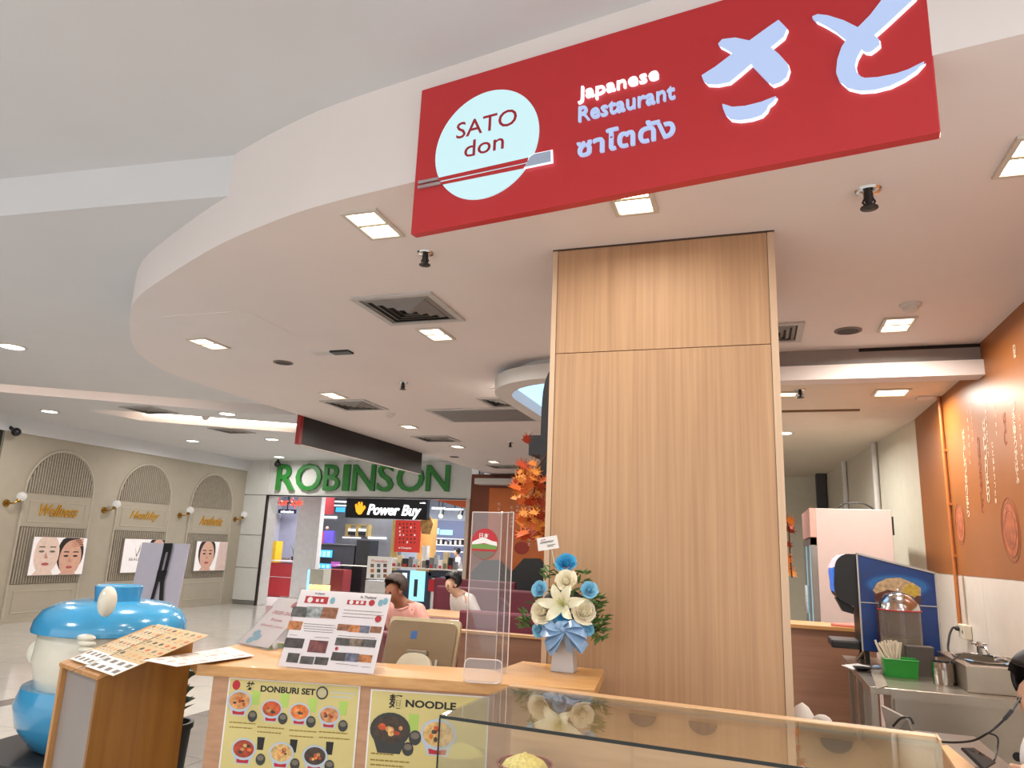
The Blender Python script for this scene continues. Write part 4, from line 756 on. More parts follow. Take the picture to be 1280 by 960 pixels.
pp = PY(213, 905, 3.5); pp.z = 0
t = E('potted_plant', tuple(pp), 'low dark leafy plant in a black pot between lectern and counter', 'plant'); mk('pot', MB().lathe([(.08, 0), (.11, .50), (.12, .50), (.12, .53), (.10, .53), (.09, .48), (.0001, .48)], 24, M=Matrix.Translation(pp)), BLK, t, smooth=True)
LK = mat('leaf_deep', (40, 62, 44), .5, var=.3, scale=20); src = None; rnd = random.Random(5)
for i in range(30):
    if src is None: src = mk('leaf', leafm(.04, .25), LK, t); o = src
    else: o = src.copy(); COL.objects.link(o); o.parent = t
    o.location = Vector((0, 0, .56+rnd.uniform(0, .32))); o.rotation_euler = (rnd.uniform(.3, 1.1), rnd.uniform(-1.1, 1.1), rnd.uniform(0, 6.28) if i % 2 else rnd.uniform(-2.2, -.9)); 
mk('stem', MB().tube([pp+Vector((0, 0, .4)), pp+Vector((.01, 0, .90))], .012, 6), LK, t)
# ------------------------------------------------------------------ arches, wall pictures, sconces on the left wall
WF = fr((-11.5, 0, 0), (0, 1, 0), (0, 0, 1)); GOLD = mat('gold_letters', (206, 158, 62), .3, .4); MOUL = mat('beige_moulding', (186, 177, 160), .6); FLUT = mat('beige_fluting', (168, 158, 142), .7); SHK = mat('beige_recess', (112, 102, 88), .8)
def archpts(c, w, z0, zs, n=18): return [(c+w, z0), (c+w, zs)]+[(c+w*math.cos(math.pi*i/n), zs+w*1.08*math.sin(math.pi*i/n)) for i in range(1, n)]+[(c-w, zs), (c-w, z0)]
for c, nm, od in ((9.6, 'Wellness', 'first arched wall panel with gold script, nearest the left edge'), (11.5, 'Healthy', 'middle arched wall panel with gold script'), (13.4, 'Aesthetic', 'arched wall panel with gold script nearest the store entrance')):
    t = E('arched_wall_panel', (-11.5, c, .05), od, 'wall panel', 'arched panels on the beige wall'); w = .66
    A = archpts(c, w, .06, 2.15)
    mk('arch_moulding', MB().tube([WF @ Vector((x, z, .01)) for x, z in A], .022, 6), MOUL, t)
    mk('recess_panel', MB().prism(archpts(c, w-.02, .06, 2.15), 0, .004, WF), BEIGE, t)
    mb = MB()
    for i in range(26):
        x = c-w+.06+i*(2*w-.12)/25; zt2 = 2.15+1.08*math.sqrt(max(0, (w-.03)**2-(x-c)**2)); mb.b2((x-.012, 2.10, .004), (x+.012, zt2, .022), WF)
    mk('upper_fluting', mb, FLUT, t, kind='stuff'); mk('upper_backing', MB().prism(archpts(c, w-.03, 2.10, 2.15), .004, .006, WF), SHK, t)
    mb = MB()
    for i in range(26): x = c-w+.06+i*(2*w-.12)/25; mb.b2((x-.012, .62, .004), (x+.012, 1.53, .022), WF)
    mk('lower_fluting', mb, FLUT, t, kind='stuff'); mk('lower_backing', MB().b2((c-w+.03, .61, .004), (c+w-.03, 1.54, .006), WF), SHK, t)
    def frame(x0, z0, x1, z1): return MB().tube([WF @ Vector(p) for p in ((x0, z0, .01), (x1, z0, .01), (x1, z1, .01), (x0, z1, .01))], .012, 5, True)
    mk('name_frame', frame(c-.54, 1.63, c+.54, 1.97), MOUL, t); mk('name_plate', MB().b2((c-w+.02, 1.55, .004), (c+w-.02, 2.09, .012), WF), BEIGE, t)
    mk('base_frame', frame(c-.54, .16, c+.54, .50), MOUL, t); mk('base_plate', MB().b2((c-w+.02, .06, .004), (c+w-.02, .60, .012), WF), BEIGE, t)
    text('gold_lettering', nm, GOLD, t, WF, c+.03, 1.73, .74, .20, ext=.02, z=.012, shear=.45, align='C', bold=.008)
SKN = [mat('print_skin_%d' % i, c, .5, var=.08, scale=14) for i, c in enumerate(((226, 178, 156), (240, 214, 200), (208, 150, 126)))]; HAIR = mat('print_hair', (40, 30, 28), .6); LIP = mat('print_lip', (190, 92, 92), .5); PBG = mat('print_pale', (232, 226, 226), .4, emit=.25, ec=(232, 226, 226)); PNK = mat('print_pink', (232, 204, 196), .5)
def picture(c, z0, z1, w, lab):
    t = E('wall_picture', (-11.46, c, z0), lab, 'picture', 'lit pictures on the beige wall'); mk('box', MB().b2((c-w, z0, .02), (c+w, z1, .075), WF), mat('picture_case', (150, 142, 130), .5), t); mk('print_sheet', MB().b2((c-w+.01, z0+.01, .075), (c+w-.01, z1-.01, .077), WF), PBG, t); return t, MB()
def clampf(mb, y0, y1, z0, z1):
    for v in mb.v: v.y = min(max(v.y, y0), y1); v.z = min(max(v.z, z0), z1)
def face(mb, x, y, s, m, z=.078, hair=True, dim=1, tilt=0):
    T = WF @ Matrix.Translation((x, y, z)) @ Matrix.Rotation(tilt, 4, 'Z')
    if hair: mb.use(HAIR).disc((-.02*s, .12*s), .40*s, .52*s, T, 24, 0)
    mb.use(m).disc((0, 0), .33*s, .47*s, T, 26, .0006); mb.use(m).add([(-.18*s, -.35*s, .0005), (.16*s, -.35*s, .0005), (.24*s, -.75*s, .0005), (-.3*s, -.75*s, .0005)], [(0, 3, 2, 1)], T)
    e = HAIR if hair else PGR
    for k in (-1, 1): mb.use(e).disc((k*.14*s, .06*s), .075*s, .026*s, T, 12, .001); mb.use(e).add([(k*.14*s-.09*s, .15*s, .001), (k*.14*s+.09*s, .15*s, .001), (k*.14*s+.07*s, .18*s, .001), (k*.14*s-.07*s, .18*s, .001)], [(0, 1, 2, 3)], T)
    mb.use(SKN[2]).add([(-.03*s, .05*s, .001), (.05*s, -.1*s, .001), (-.05*s, -.1*s, .001)], [(0, 1, 2)], T); mb.use(LIP).disc((0, -.23*s), .1*s, .035*s, T, 14, .001)
t, mb = picture(9.72, .745, 1.39, .53, 'lit picture of two faces with a raised hand under the first arch'); face(mb, 9.48, 1.10, .72, SKN[1], hair=False); face(mb, 9.95, 1.03, .66, SKN[0], .0785); clampf(mb, 9.20, 10.24, .757, 1.378)
mb.use(SKN[2]);
for k in range(4): mb.add([WF @ Vector(p) for p in ((9.93, 1.22+k*.035, .081), (10.16, 1.24+k*.035, .081), (10.16, 1.266+k*.035, .081), (9.95, 1.244+k*.035, .081))], [(0, 1, 2, 3)])
mk('print', mb, None, t, kind='stuff')
t, mb = picture(11.58, .75, 1.40, .51, 'lit white picture with a branching emblem under the middle arch')
for s_ in (-1, 1): mb.use(PGR).add([WF @ Vector(p) for p in ((11.40, 1.06, .078), (11.42, 1.06, .078), (11.42+s_*.06, 1.2, .078), (11.42+s_*.045, 1.3, .078), (11.41+s_*.045, 1.2, .078))], [(0, 1, 2, 3, 4)])
mk('print', mb, None, t, kind='stuff'); text('print_text', 'BEAUTY', PGR, t, WF, 11.24, .98, .36, .05, ext=.001, z=.078); mb = MB(); face(mb, 11.93, 1.12, .6, SKN[0]); clampf(mb, 11.08, 12.08, .762, 1.388); mk('print', mb, None, t, kind='stuff')
t, mb = picture(13.5, .75, 1.39, .5, 'lit picture of one face turned right under the arch by the store entrance'); mb.use(PNK).add([WF @ Vector(p) for p in ((13.66, .76, .0775), (13.99, .76, .0775), (13.99, 1.38, .0775), (13.72, 1.38, .0775))], [(0, 1, 2, 3)]); face(mb, 13.36, 1.08, .66, SKN[0]); clampf(mb, 13.01, 13.99, .762, 1.378); mk('print', mb, None, t, kind='stuff')
BRS = mat('brass', (168, 126, 56), .25, .9); GLB = glow('globe_glass', (240, 234, 226), .4)
for y, lab in ((8.72, 'brass wall lamp with white globe at the far left'), (10.62, 'brass wall lamp with white globe between first and middle arch'), (12.53, 'brass wall lamp with white globe between middle and last arch'), (14.28, 'brass wall lamp with white globe beside the store pier')):
    t = E('wall_lamp', (-11.5, y, 1.85), lab, 'wall lamp', 'globe wall lamps'); mk('wall_plate', MB().lathe([(.06, 0), (.06, .012), (.03, .02), (.0001, .022)], 20, M=WF @ Matrix.Translation((y-.06, 1.90, 0))), BRS, t, smooth=True)
    mk('arm', MB().tube([WF @ Vector(p) for p in ((y-.06, 1.90, .01), (y-.05, 1.90, .1), (y-.02, 1.91, .13), (y+.04, 1.95, .13))], .013, 8), BRS, t, smooth=True); mk('socket', MB().cyl(WF @ Vector((y+.03, 1.94, .13)), WF @ Vector((y+.06, 1.97, .13)), .03, 14), BRS, t); mk('globe', MB().ball(WF @ Vector((y+.085, 2.02, .13)), .072, 20, 14), GLB, t, smooth=True)
tag(mk('ceiling_camera', MB().ball(WF @ Vector((8.45, 3.03, .2)), .07, 14, 10).cyl(WF @ Vector((8.45, 3.03, .2)), WF @ Vector((8.45, 3.13, .0)), .03, 10), BLK, smooth=True), 'black security camera above the far left edge of the beige wall', 'camera')
# ------------------------------------------------------------------ store front lettering and hanging black sign
FF = fr((0, 14.474, 0), (1, 0, 0), (0, 0, 1)); GRN = mat('letter_green', (46, 128, 52), .4, var=.04); GRS = mat('letter_green_side', (28, 92, 36), .5)
t = E('store_lettering', (-8.5, 14.46, 2.7), 'large green raised capital letters above the store entrance', 'sign')
for ch, x0, x1, hh in (('R', 346, 369, 0), ('O', 370, 402, 1), ('B', 405, 425, 0), ('I', 429, 437, 0), ('N', 441, 469, 0), ('S', 472, 492, 1), ('O', 496, 530, 1), ('N', 533, 562, 0)):
    p0 = PY(x0, 612, 14.48); p1 = PY(x1, 612, 14.48); zb = PY((x0+x1)/2, 613+(x0-346)*.008+hh*.8, 14.48).z; zt_ = PY((x0+x1)/2, 580.5-hh*.8+(x0-346)*.005, 14.48).z
    text('letter', ch, GRN, t, FF, p0.x, zb, p1.x-p0.x, zt_-zb, ext=.07, z=.0, bold=.012)
tag(mk('security_camera', MB().ball(PY(347, 580, 14.2), .075, 14, 10).cyl(PY(347, 580, 14.2), (PY(347, 580, 14.2).x, 14.2, 3.30), .03, 10), BLK, smooth=True), 'black dome security camera at the corner of the green lettering', 'camera')
t = E('hanging_signboard', (-5.36, 9.3, 2.68), 'long black signboard with a red end hanging from the ceiling edge', 'signboard')
mk('board', MB().b2((-5.36, 7.62, 2.68), (-5.315, 11.1, 3.045)), mat('board_black', (30, 27, 28), .5, var=.1), t); mk('end_plate', MB().b2((-5.365, 7.56, 2.675), (-5.31, 7.62, 3.06)), mat('end_red', (150, 24, 26), .4), t); mk('underside', MB().b2((-5.362, 7.62, 2.672), (-5.313, 11.1, 2.68)), mat('under_white', (200, 190, 184), .6), t)
ORD = ['first', 'second', 'third', 'fourth', 'fifth', 'sixth', 'seventh', 'eighth']
# ------------------------------------------------------------------ inside the store
st('wall_back', MB().b2((-15, 23.2, 0), (-3, 23.4, 3.6)), mat('store_back', (206, 212, 226), .6), 'pale back wall inside the store')
st('wall_left', MB().b2((-13.6, 14.9, 0), (-13.4, 23.2, 3.6)), mat('store_side', (190, 190, 200), .6), 'side wall inside the store')
st('wall_right', MB().b2((-5.7, 14.9, 0), (-5.6, 23.2, 3.6)), mat('store_side2', (160, 160, 166), .6), 'right side wall inside the store')
st('ceiling', MB().b2((-14, 14.9, 3.2), (-5.6, 23.3, 3.4)), mat('store_ceiling', (38, 38, 42), .8), 'dark open ceiling inside the store')
for x, y in ((-11.5, 17), (-9, 17.3), (-7.2, 16.6), (-8, 20.5), (-11, 20.5)): lamp((x, y, 3.1), 90, 1.2, (.96, .97, 1))
def BX(name, x0, y0, x1, y1, Y, d, m, lab=None, cat=None, parent=None, group=None, floor=False):
    a = PY(x0, y0, Y); b = PY(x1, y1, Y); zb = 0 if floor else b.z
    return mk(name, MB().b2((a.x, Y, zb), (b.x, Y+d, a.z)), m, parent, lab, cat, group)
def box_thing(name, lab, cat, Y, floor=False, group=None, px=None):
    p = PY(px[0], px[1], Y); return E(name, (p.x, p.y, 0 if floor else p.z), lab, cat, group)
LAV = mat('lavender_wall', (168, 168, 190), .6); COLW = mat('store_column', (206, 202, 200), .5)
BX('display_wall', 340, 618, 379, 745, 18.6, .1, LAV, 'lavender grey display wall behind the red kiosk', 'wall panel', floor=True)
BX('store_column', 375, 616, 389, 760, 16.4, .18, COLW, 'pale square column between the red kiosk and the electronics', 'column', floor=True)
YF = fr((0, 15.9, 0), (1, 0, 0), (0, 0, 1)); t = E('script_sign', tuple(PY(360, 628, 15.9)), 'glowing red script sign above the lavender wall', 'sign')
SCR = glow('red_neon', (236, 84, 58), 1.0)
def tb2(name, body, m, par, F, x0, x1, yb, ytop, **k): p = uvof(F, x0, yb); q = uvof(F, x1, yb); r = uvof(F, x0, ytop); return text(name, body, m, par, F, p[0], p[1], q[0]-p[0], r[1]-p[1], **k)
tb2('lettering', 'Your Style', SCR, t, YF, 344, 378, 635, 622, ext=.03, shear=.2, bold=0); mk('mount_bar', MB().b2((PY(346, 628, 15.9).x, 15.9, PY(346, 629, 15.9).z), (PY(374, 628, 15.9).x, 15.92, PY(346, 628, 15.9).z)).b2((PY(360, 628, 15.9).x-.02, 15.91, PY(346, 629, 15.9).z), (PY(360, 628, 15.9).x+.02, 15.93, 3.2)), BLK, t)
t = box_thing('small_lit_sign', 'small dark pill-shaped sign with lit white lettering under the red script sign', 'sign', 18.2, px=(358, 639)); BX('board', 348, 636.5, 369, 642, 18.2, .05, mat('navy', (20, 20, 50), .4), parent=t); tb2('lettering', 'relaxation', glow('white_glow', (240, 244, 255), 1.6), t, fr((0, 18.2, 0), (1, 0, 0), (0, 0, 1)), 351, 367, 641, 637.5, ext=.01, bold=.02); mk('hanger', MB().b2((PY(358, 637, 18.2).x, 18.22, PY(358, 637, 18.2).z), (PY(358, 637, 18.2).x+.02, 18.24, 3.2)), BLK, t)
KR = mat('kiosk_red', (186, 34, 40), .35); t = box_thing('red_kiosk', 'red counter kiosk with pale top and band at the left of the store entrance', 'counter', 16.8, True, px=(352, 740))
BX('body', 334, 703, 370, 790, 16.95, .6, KR, parent=t, floor=True); BX('top', 333, 700, 372, 703, 16.9, .7, mat('kiosk_top', (214, 196, 196), .4), parent=t); BX('band', 334, 720, 371, 723, 16.93, .02, MC['kiosk_top'], parent=t)
t = box_thing('bamboo_vase', 'green bamboo stems standing on the red kiosk', 'plant', 17.2, px=(367, 700.5)); LGn = mat('bamboo', (70, 100, 66), .5)
pv = PY(367, 700, 17.2); pv.z = WL[t].z; mk('pot', MB().lathe([(.06, 0), (.08, .1), (.0001, .1)], 14, M=Matrix.Translation(pv)), BLK, t)
mb = MB(); rnd = random.Random(2)
for i in range(9): a = rnd.uniform(-.18, .2); mb.tube([pv+Vector((0, 0, .08)), pv+Vector((a*.4, 0, .3)), pv+Vector((a, 0, rnd.uniform(.4, .58)))], .012, 5, rr=[.014, .012, .003])
mk('stems', mb, LGn, t, kind='stuff')
BX('photo_frame', 368, 688, 372, 700, 17.05, .03, mat('frame_brown', (120, 70, 50), .5), 'small brown framed card beside the bamboo', 'frame'); BX('tissue_box', 352, 697, 358, 700, 17.1, .15, PGR, 'small grey box on the red kiosk', 'box')
BX('yellow_display', 336, 676, 343, 702, 17.5, .3, mat('display_yellow', (222, 176, 40), .4), 'yellow curved display at the left edge of the entrance', 'display', floor=True)
# electronics area
DKW = mat('dark_fixture', (44, 44, 50), .4); GRY = mat('grey_fixture', (118, 118, 122), .5)
BX('electronics_wall', 396, 618, 500, 690, 20.5, .1, GRY, 'grey wall behind the electronics shelves', 'wall panel', floor=True)
t = box_thing('banner', 'dark red hanging banner at the left of the black store header', 'banner', 17.0, px=(407, 643)); BX('cloth', 398, 621, 416, 643, 17.0, .03, mat('banner_red', (160, 30, 40), .5), parent=t); mk('rod', MB().b2((WL[t].x-.01, 17.0, PY(407, 622, 17.0).z), (WL[t].x+.01, 17.02, 3.2)), BLK, t)
LW2 = glow('tube_white', (246, 250, 255), 2.2); LB2 = glow('screen_blue', (70, 176, 236), 1.2); LBP = glow('screen_pale', (170, 220, 244), 1.0)
for x0, y0, x1, y1, lab in ((418, 626, 432, 628, 'light tube beside the red banner, upper'), (418, 631, 440, 633, 'light tube beside the red banner, lower'), (402, 645, 420, 648, 'white lit shelf label below the red banner'), (397, 672, 416, 674.5, 'white light line above the blue screens'), (428, 671, 450, 673, 'white light line left of the grey promo board'), (460, 671, 482, 674, 'white light line left of the red promotion poster'), (540, 634, 556, 637, 'white ceiling tube right of the black header, left one'), (558, 635.5, 578, 638, 'white ceiling tube right of the black header, right one')):
    yy = 20.45 if y0 > 640 else (18.3 if y0 == 631 else 18.0); t = box_thing('light_tube', lab, 'light', yy, px=((x0+x1)/2, y1)); BX('tube', x0, y0, x1, y1, yy, .05, LW2, parent=t)
    if yy < 19: mk('hanger', MB().b2((WL[t].x-.01, yy+.01, WL[t].z+.02), (WL[t].x+.01, yy+.03, 3.2)), BLK, t)
BX('display_screen', 420, 634, 430, 640, 20.45, .05, LB2, 'small cyan screen high beside the red banner', 'screen')
t = box_thing('purple_figure', 'purple and red packaged toy figure on the dark shelf', 'toy', 18.1, px=(410, 679)); BX('body', 405, 663, 416, 679, 18.1, .1, mat('toy_purple', (84, 70, 170), .4), parent=t); BX('side', 402, 664, 405, 679, 18.12, .1, KR, parent=t); mk('head', MB().ball(PY(409, 660, 18.15), .05, 12, 8), mat('toy_face', (190, 150, 130), .5), t)
t = box_thing('gold_shelf', 'gold framed open shelf holding two lit boxes', 'shelf', 20.3, px=(447, 672)); GF = mat('gold_frame', (196, 170, 110), .4, .3)
for x0, y0, x1, y1 in ((432, 656, 434, 671), (445, 656, 447, 671), (458, 656, 460, 671), (432, 655, 460, 657)): BX('post', x0, y0, x1, y1, 20.3, .2, GF, parent=t)
for x in (435.5, 448): BX('lit_box', x, 661, x+8.5, 664, 20.33, .15, LW2, parent=t); BX('dark_box', x, 664, x+8.5, 669, 20.33, .15, DKW, parent=t)
t = box_thing('electronics_shelf', 'black shelf unit with blue screens left of the store counter', 'shelf', 18.0, True, px=(415, 740)); BX('carcass', 394, 680, 438, 745, 18.0, .5, DKW, parent=t, floor=True); BX('shelf_edge', 394, 679, 440, 681, 17.95, .5, mat('shelf_edge', (170, 168, 160), .4), parent=t)
for x0, y0, x1, y1 in ((397, 687, 414, 697), (396, 704, 413, 711)):
    BX('screen', x0, y0, x1, y1, 17.94, .04, LB2, parent=t)
    for k in range(3): BX('screen_figure', x0+1+k*5.5, y0+2, x0+4+k*5.5, y1-1, 17.935, .004, LBP, parent=t)
BX('screen', 414, 702, 424, 709, 17.94, .04, glow('screen_purple', (170, 80, 170), .8), parent=t)
BX('black_cabinet', 446, 675, 460, 708, 18.02, .5, BLK, 'tall black appliance left of the white promo board', 'appliance', floor=True)
t = box_thing('demo_table', 'dark demonstration table with pale top before the blue screens', 'table', 17.2, True, px=(430, 740)); BX('top', 413, 706, 460, 708.5, 17.2, .7, mat('table_pale', (196, 186, 170), .4), parent=t); BX('leg', 420, 708, 424, 745, 17.3, .1, DKW, parent=t, floor=True); BX('leg', 453, 708, 457, 745, 17.3, .1, DKW, parent=t, floor=True); BX('panel', 426, 708.5, 452, 738, 17.7, .05, DKW, parent=t, floor=True)
BX('red_carton', 403, 711, 427, 742, 16.7, .4, mat('carton_red', (132, 40, 44), .5), 'dark red carton stack under the demonstration table', 'carton', floor=True)
t = box_thing('beige_cabinet', 'pale cabinet with a lit yellow drawer at the column foot', 'cabinet', 16.0, True, px=(395, 740)); BX('body', 388, 711, 403, 731, 16.0, .34, mat('cab_beige', (170, 166, 150), .5), parent=t); BX('lit_drawer', 386, 731, 402, 745, 15.98, .36, glow('warm_glow', (250, 224, 160), .9), parent=t, floor=True)
BX('blue_strip', 385, 712, 388, 738, 16.36, .04, glow('strip_blue', (150, 210, 244), 1.2), 'thin blue lit strip at the column foot', 'light strip', floor=False)
# black header with lettering
HF_ = fr((0, 16.2, 0), (1, 0, 0), (0, 0, 1)); t = box_thing('store_header', 'black lit header with white lettering and an orange hand emblem', 'sign', 16.2, px=(485, 650)); BX('board', 434, 617, 533, 650, 16.2, .15, mat('header_black', (16, 16, 20), .3), parent=t)
tb2('lettering', 'Power Buy', glow('letter_white', (250, 252, 255), 1.6), t, HF_, 459, 526, 647.5, 630, ext=.03, shear=.25, bold=.02)
HN = [(30, 145), (42, 135), (52, 160), (58, 158), (55, 125), (66, 118), (74, 155), (82, 118), (92, 124), (92, 160), (112, 150), (118, 170), (96, 200), (80, 225), (60, 228), (40, 205)]
mk('hand_emblem', MB().prism([uvof(HF_, 440+x/6.857, 610+y/6.857) for x, y in HN][::-1], 0, .03, HF_), glow('hand_orange', (250, 172, 40), 1.1), t, label='orange hand emblem'); tb2('lettering', 'mobile', MC['letter_white'], t, HF_, 525, 532, 629.5, 627.5, ext=.01)
[mk('hanger', MB().b2((PY(x, 640, 16.2).x, 16.25, PY(x, 622, 16.2).z), (PY(x, 640, 16.2).x+.02, 16.28, 3.2)), BLK, t) for x in (460, 520)]
st('trim_8', MB().slab([PY(536, 623, 15.6), PY(585, 624, 15.6), PY(585, 636, 15.6)], .1, (0, 1, 0)), mat('orange_soffit', (214, 96, 40), .5), 'orange wedge of soffit inside the entrance')
# red promotion poster, wood column, food picture
RF = fr((0, 16.9, 0), (1, 0, 0), (0, 0, 1)); t = box_thing('promotion_poster', 'tall red promotion poster with rows of white and black marks', 'poster', 16.9, px=(509, 692)); BX('sheet', 495, 650, 524, 691, 16.9, .03, glow('poster_red', (226, 60, 48), .35), parent=t); BX('frame_post', 491, 650, 494.5, 705, 16.92, .06, GF, parent=t, floor=True); mb = MB(); rnd = random.Random(9)
for i in range(6):
    for j in range(5): q = uvof(RF, 499+j*4.6, 656+i*4.6); mb.use(PWH if rnd.random() < .4 else PBLK).add([(q[0]+dx, q[1]+dz, .001) for dx, dz in ((0, 0), (rnd.uniform(.02, .05), 0), (.04, rnd.uniform(.03, .06)), (0, .04))], [(0, 1, 2, 3)], RF)
mk('print', mb, None, t, kind='stuff'); tb2('print_text', 'e-Coupon', PWH, t, RF, 498, 514, 686.5, 683, ext=.002, bold=.02)
BX('wood_column', 524.5, 648, 537, 716, 17.1, .3, mat('store_wood', (206, 160, 92), .5), 'yellow wood column right of the red promotion poster', 'column', floor=True)
t = box_thing('food_picture', 'hanging picture of food beside the black header', 'picture', 16.5, px=(533, 668)); mk('panel', MB().slab([PY(x, y, 16.5) for x, y in ((525, 651), (538, 646), (541, 654), (537, 668), (527, 667))], .03, (0, 1, 0)), mat('food_print', (150, 110, 60), .5, var=.6, scale=9), t); mk('cord', MB().b2((PY(533, 649, 16.5).x, 16.5, PY(533, 652, 16.5).z), (PY(533, 649, 16.5).x+.012, 16.51, 3.2)), BLK, t)
# right-hand part
BX('blue_wall', 540, 650, 590, 690, 20.0, .1, glow('blue_wall', (150, 160, 200), .35), 'blue lit wall at the right of the store', 'wall panel', floor=True)
for x0, y0, x1, y1, lab in ((541, 660, 548, 668, 'left bright screen on the blue wall'), (550, 662, 565, 669, 'right bright screen on the blue wall')): BX('wall_screen', x0, y0, x1, y1, 19.9, .05, LBP, lab, 'screen')
for x, y, lab in ((551, 645, 'left warm spotlight right of the header'), (575, 646, 'right warm spotlight right of the header')):
    p = PY(x, y, 17.6); t = E('spotlight', tuple(p), lab, 'spotlight', 'store spotlights'); mk('bulb', MB().ball(p, .05, 12, 8), glow('spot_warm', (255, 236, 190), 5), t); mk('can', MB().cyl(p+Vector((0, .02, .03)), p+Vector((0, .08, .16)), .06, 12), BLK, t); mk('rod', MB().cyl(p+Vector((0, .08, .16)), (p.x, p.y+.08, 3.2), .012, 6), BLK, t)
t = box_thing('appliance_rack', 'white rack of small appliances against the blue wall', 'rack', 19.2, True, px=(560, 720))
for y in (673, 681, 689): BX('shelf', 537, y, 588, y+1, 19.2, .4, PWH, parent=t)
for x in (537, 587): BX('upright', x, 670, x+1, 720, 19.2, .05, PWH, parent=t, floor=True)
rnd = random.Random(4)
for i in range(16):
    x = 538+i*3; BX('small_appliance', x, 674+rnd.uniform(0, 3), x+2.2, 680.9, 19.25, .2, (BLK if i % 4 == 1 else DKW) if i % 2 else (PWH if i % 4 else COLW), '%s %s small appliance from the left on the white rack' % (ORD[i//2], 'dark' if i % 2 else 'pale'), 'appliance', group='appliances on the rack')
# store counter with products
t = box_thing('store_counter', 'curved store counter with pale top and dark navy front', 'counter', 16.0, True, px=(530, 740)); ctop = PY(500, 712, 16.0).z
BX('top', 486, 709.5, 577, 713, 16.0, .9, mat('counter_pale', (214, 204, 192), .35), parent=t); BX('front', 488, 713, 536, 760, 16.05, .6, mat('counter_navy', (44, 48, 62), .35), parent=t, floor=True); BX('front', 536, 713, 574, 722, 16.05, .6, MC['counter_navy'], parent=t); BX('white_base', 536, 722, 572, 760, 16.1, .5, PWH, parent=t, floor=True)
t2 = box_thing('lit_phone_panel', 'blue lit panel with a dark phone shape in the counter front', 'light panel', 16.0, px=(521, 750)); BX('panel', 513, 713, 529, 752, 15.99, .03, glow('phone_panel', (150, 224, 244), 1.1), parent=t2); BX('phone_shape', 518, 724, 521, 746, 15.985, .006, DKW, parent=t2); BX('side_strip', 503, 716, 507, 735, 15.99, .03, glow('strip_white', (214, 236, 250), 1.2), parent=t2)
BX('framed_sheet', 536, 724, 549, 740, 16.04, .058, KR, 'red and black framed sheet standing against the white counter base', 'frame')
rnd = random.Random(8)
prods = [(490, 697, 6), (497, 694, 5), (503, 698, 7), (511, 696, 4), (516, 699, 5), (528, 682, 6), (521.5, 702, 4), (532, 700, 3), (537, 697, 5), (543, 694, 4), (548, 700, 5), (554, 690, 6), (561, 697, 5), (566, 702, 4)]
for i, (x, y, w) in enumerate(prods):
    m = [PWH, mat('box_cream', (220, 200, 160), .5), BLK, GRY, mat('box_silver', (180, 184, 190), .3, .4)][i % 5]; p = PY(x, y, 16.2); q = PY(x+w, y, 16.2); zt_ = PY(500, 709.5, 16.0).z
    tt = E('boxed_product', ((p.x+q.x)/2, 16.3, zt_), '%s %s product box from the left on the store counter' % (ORD[i//5], ['white', 'cream', 'black', 'grey', 'silver'][i % 5]), 'product', 'products on the store counter'); mk('box', MB().b2((p.x, 16.2, zt_), (q.x, 16.35, p.z)), m, tt); mk('face_label', MB().b2((p.x+.02, 16.195, zt_+.02), (q.x-.02, 16.2, zt_+.3*(p.z-zt_)+.02)), PGR if i % 2 else PRD, tt)
t = box_thing('promo_board', 'white standing promo board with photos behind the seated man', 'board', 15.4, True, px=(474, 740)); PBF = fr((0, 15.4, 0), (1, 0, 0), (0, 0, 1)); BX('sheet', 460, 695, 488, 725, 15.4, .03, PWH, parent=t); BX('stand', 457, 725, 492, 760, 15.42, .2, mat('stand_grey', (200, 198, 196), .5), parent=t, floor=True); mb = MB()
for i in range(3):
    for j in range(3): q = uvof(PBF, 463+j*8, 722-i*6.5); mb.use(PH[(i*3+j) % 9]).add([(q[0], q[1], .001), (q[0]+.09, q[1], .001), (q[0]+.09, q[1]+.08, .001), (q[0], q[1]+.08, .001)], [(0, 1, 2, 3)], PBF)
mk('print', mb, None, t, kind='stuff'); tb2('heading', 'Promotion', PRD, t, PBF, 464, 484, 702.5, 699, ext=.002, shear=.3)
# ------------------------------------------------------------------ restaurant end wall decoration
BF = fr((0, 14.5, 0), (1, 0, 0), (0, 0, 1))
tag(BX('orange_mural', 612, 610, 900, 752, 14.46, .03, mat('mural_orange', (190, 98, 34), .45, var=.15, scale=1.5)), 'orange mural on the brown end wall', 'mural')
BKF = fr((0, 14.0, 0), (1, 0, 0), (0, 0, 1)); t = E('black_partition', tuple(PY(660, 770, 14.0))[:2]+(0,), 'black screen with chamfered top corners before the orange mural', 'partition')
def oct_(x0, x1, yt, ys, yb, name): P = [uvof(BKF, x, y) for x, y in ((x0, yb), (x1, yb), (x1, ys), (x1-(x1-x0)*.3, yt), (x0+(x1-x0)*.3, yt), (x0, ys))]; P[0] = (P[0][0], 0); P[1] = (P[1][0], 0); mk(name, MB().prism(P, 0, .06, BKF), BLK, t)
oct_(641, 690, 698, 714, 780, 'leaf'); oct_(590, 641, 700, 716, 780, 'leaf')
MW = mat('mural_white', (232, 214, 196), .5); t = E('mural_writing', tuple(BF @ Vector((-4.6, 2.0, .07))), 'small white vertical writing and a bowl drawing on the orange mural', 'wall writing')
MF2 = fr((0, 14.455, 0), (1, 0, 0), (0, 0, 1))
for x, y0, n in ((622, 632, 3), (638, 636, 5), (660, 664, 4), (645, 634, 4)):
    for i in range(n): q = uvof(MF2, x, y0+i*6); text('character', 'ふわりとろ'[(i+x) % 5], MW, t, MF2, q[0], q[1], .055, .06, ext=.001, z=.001)
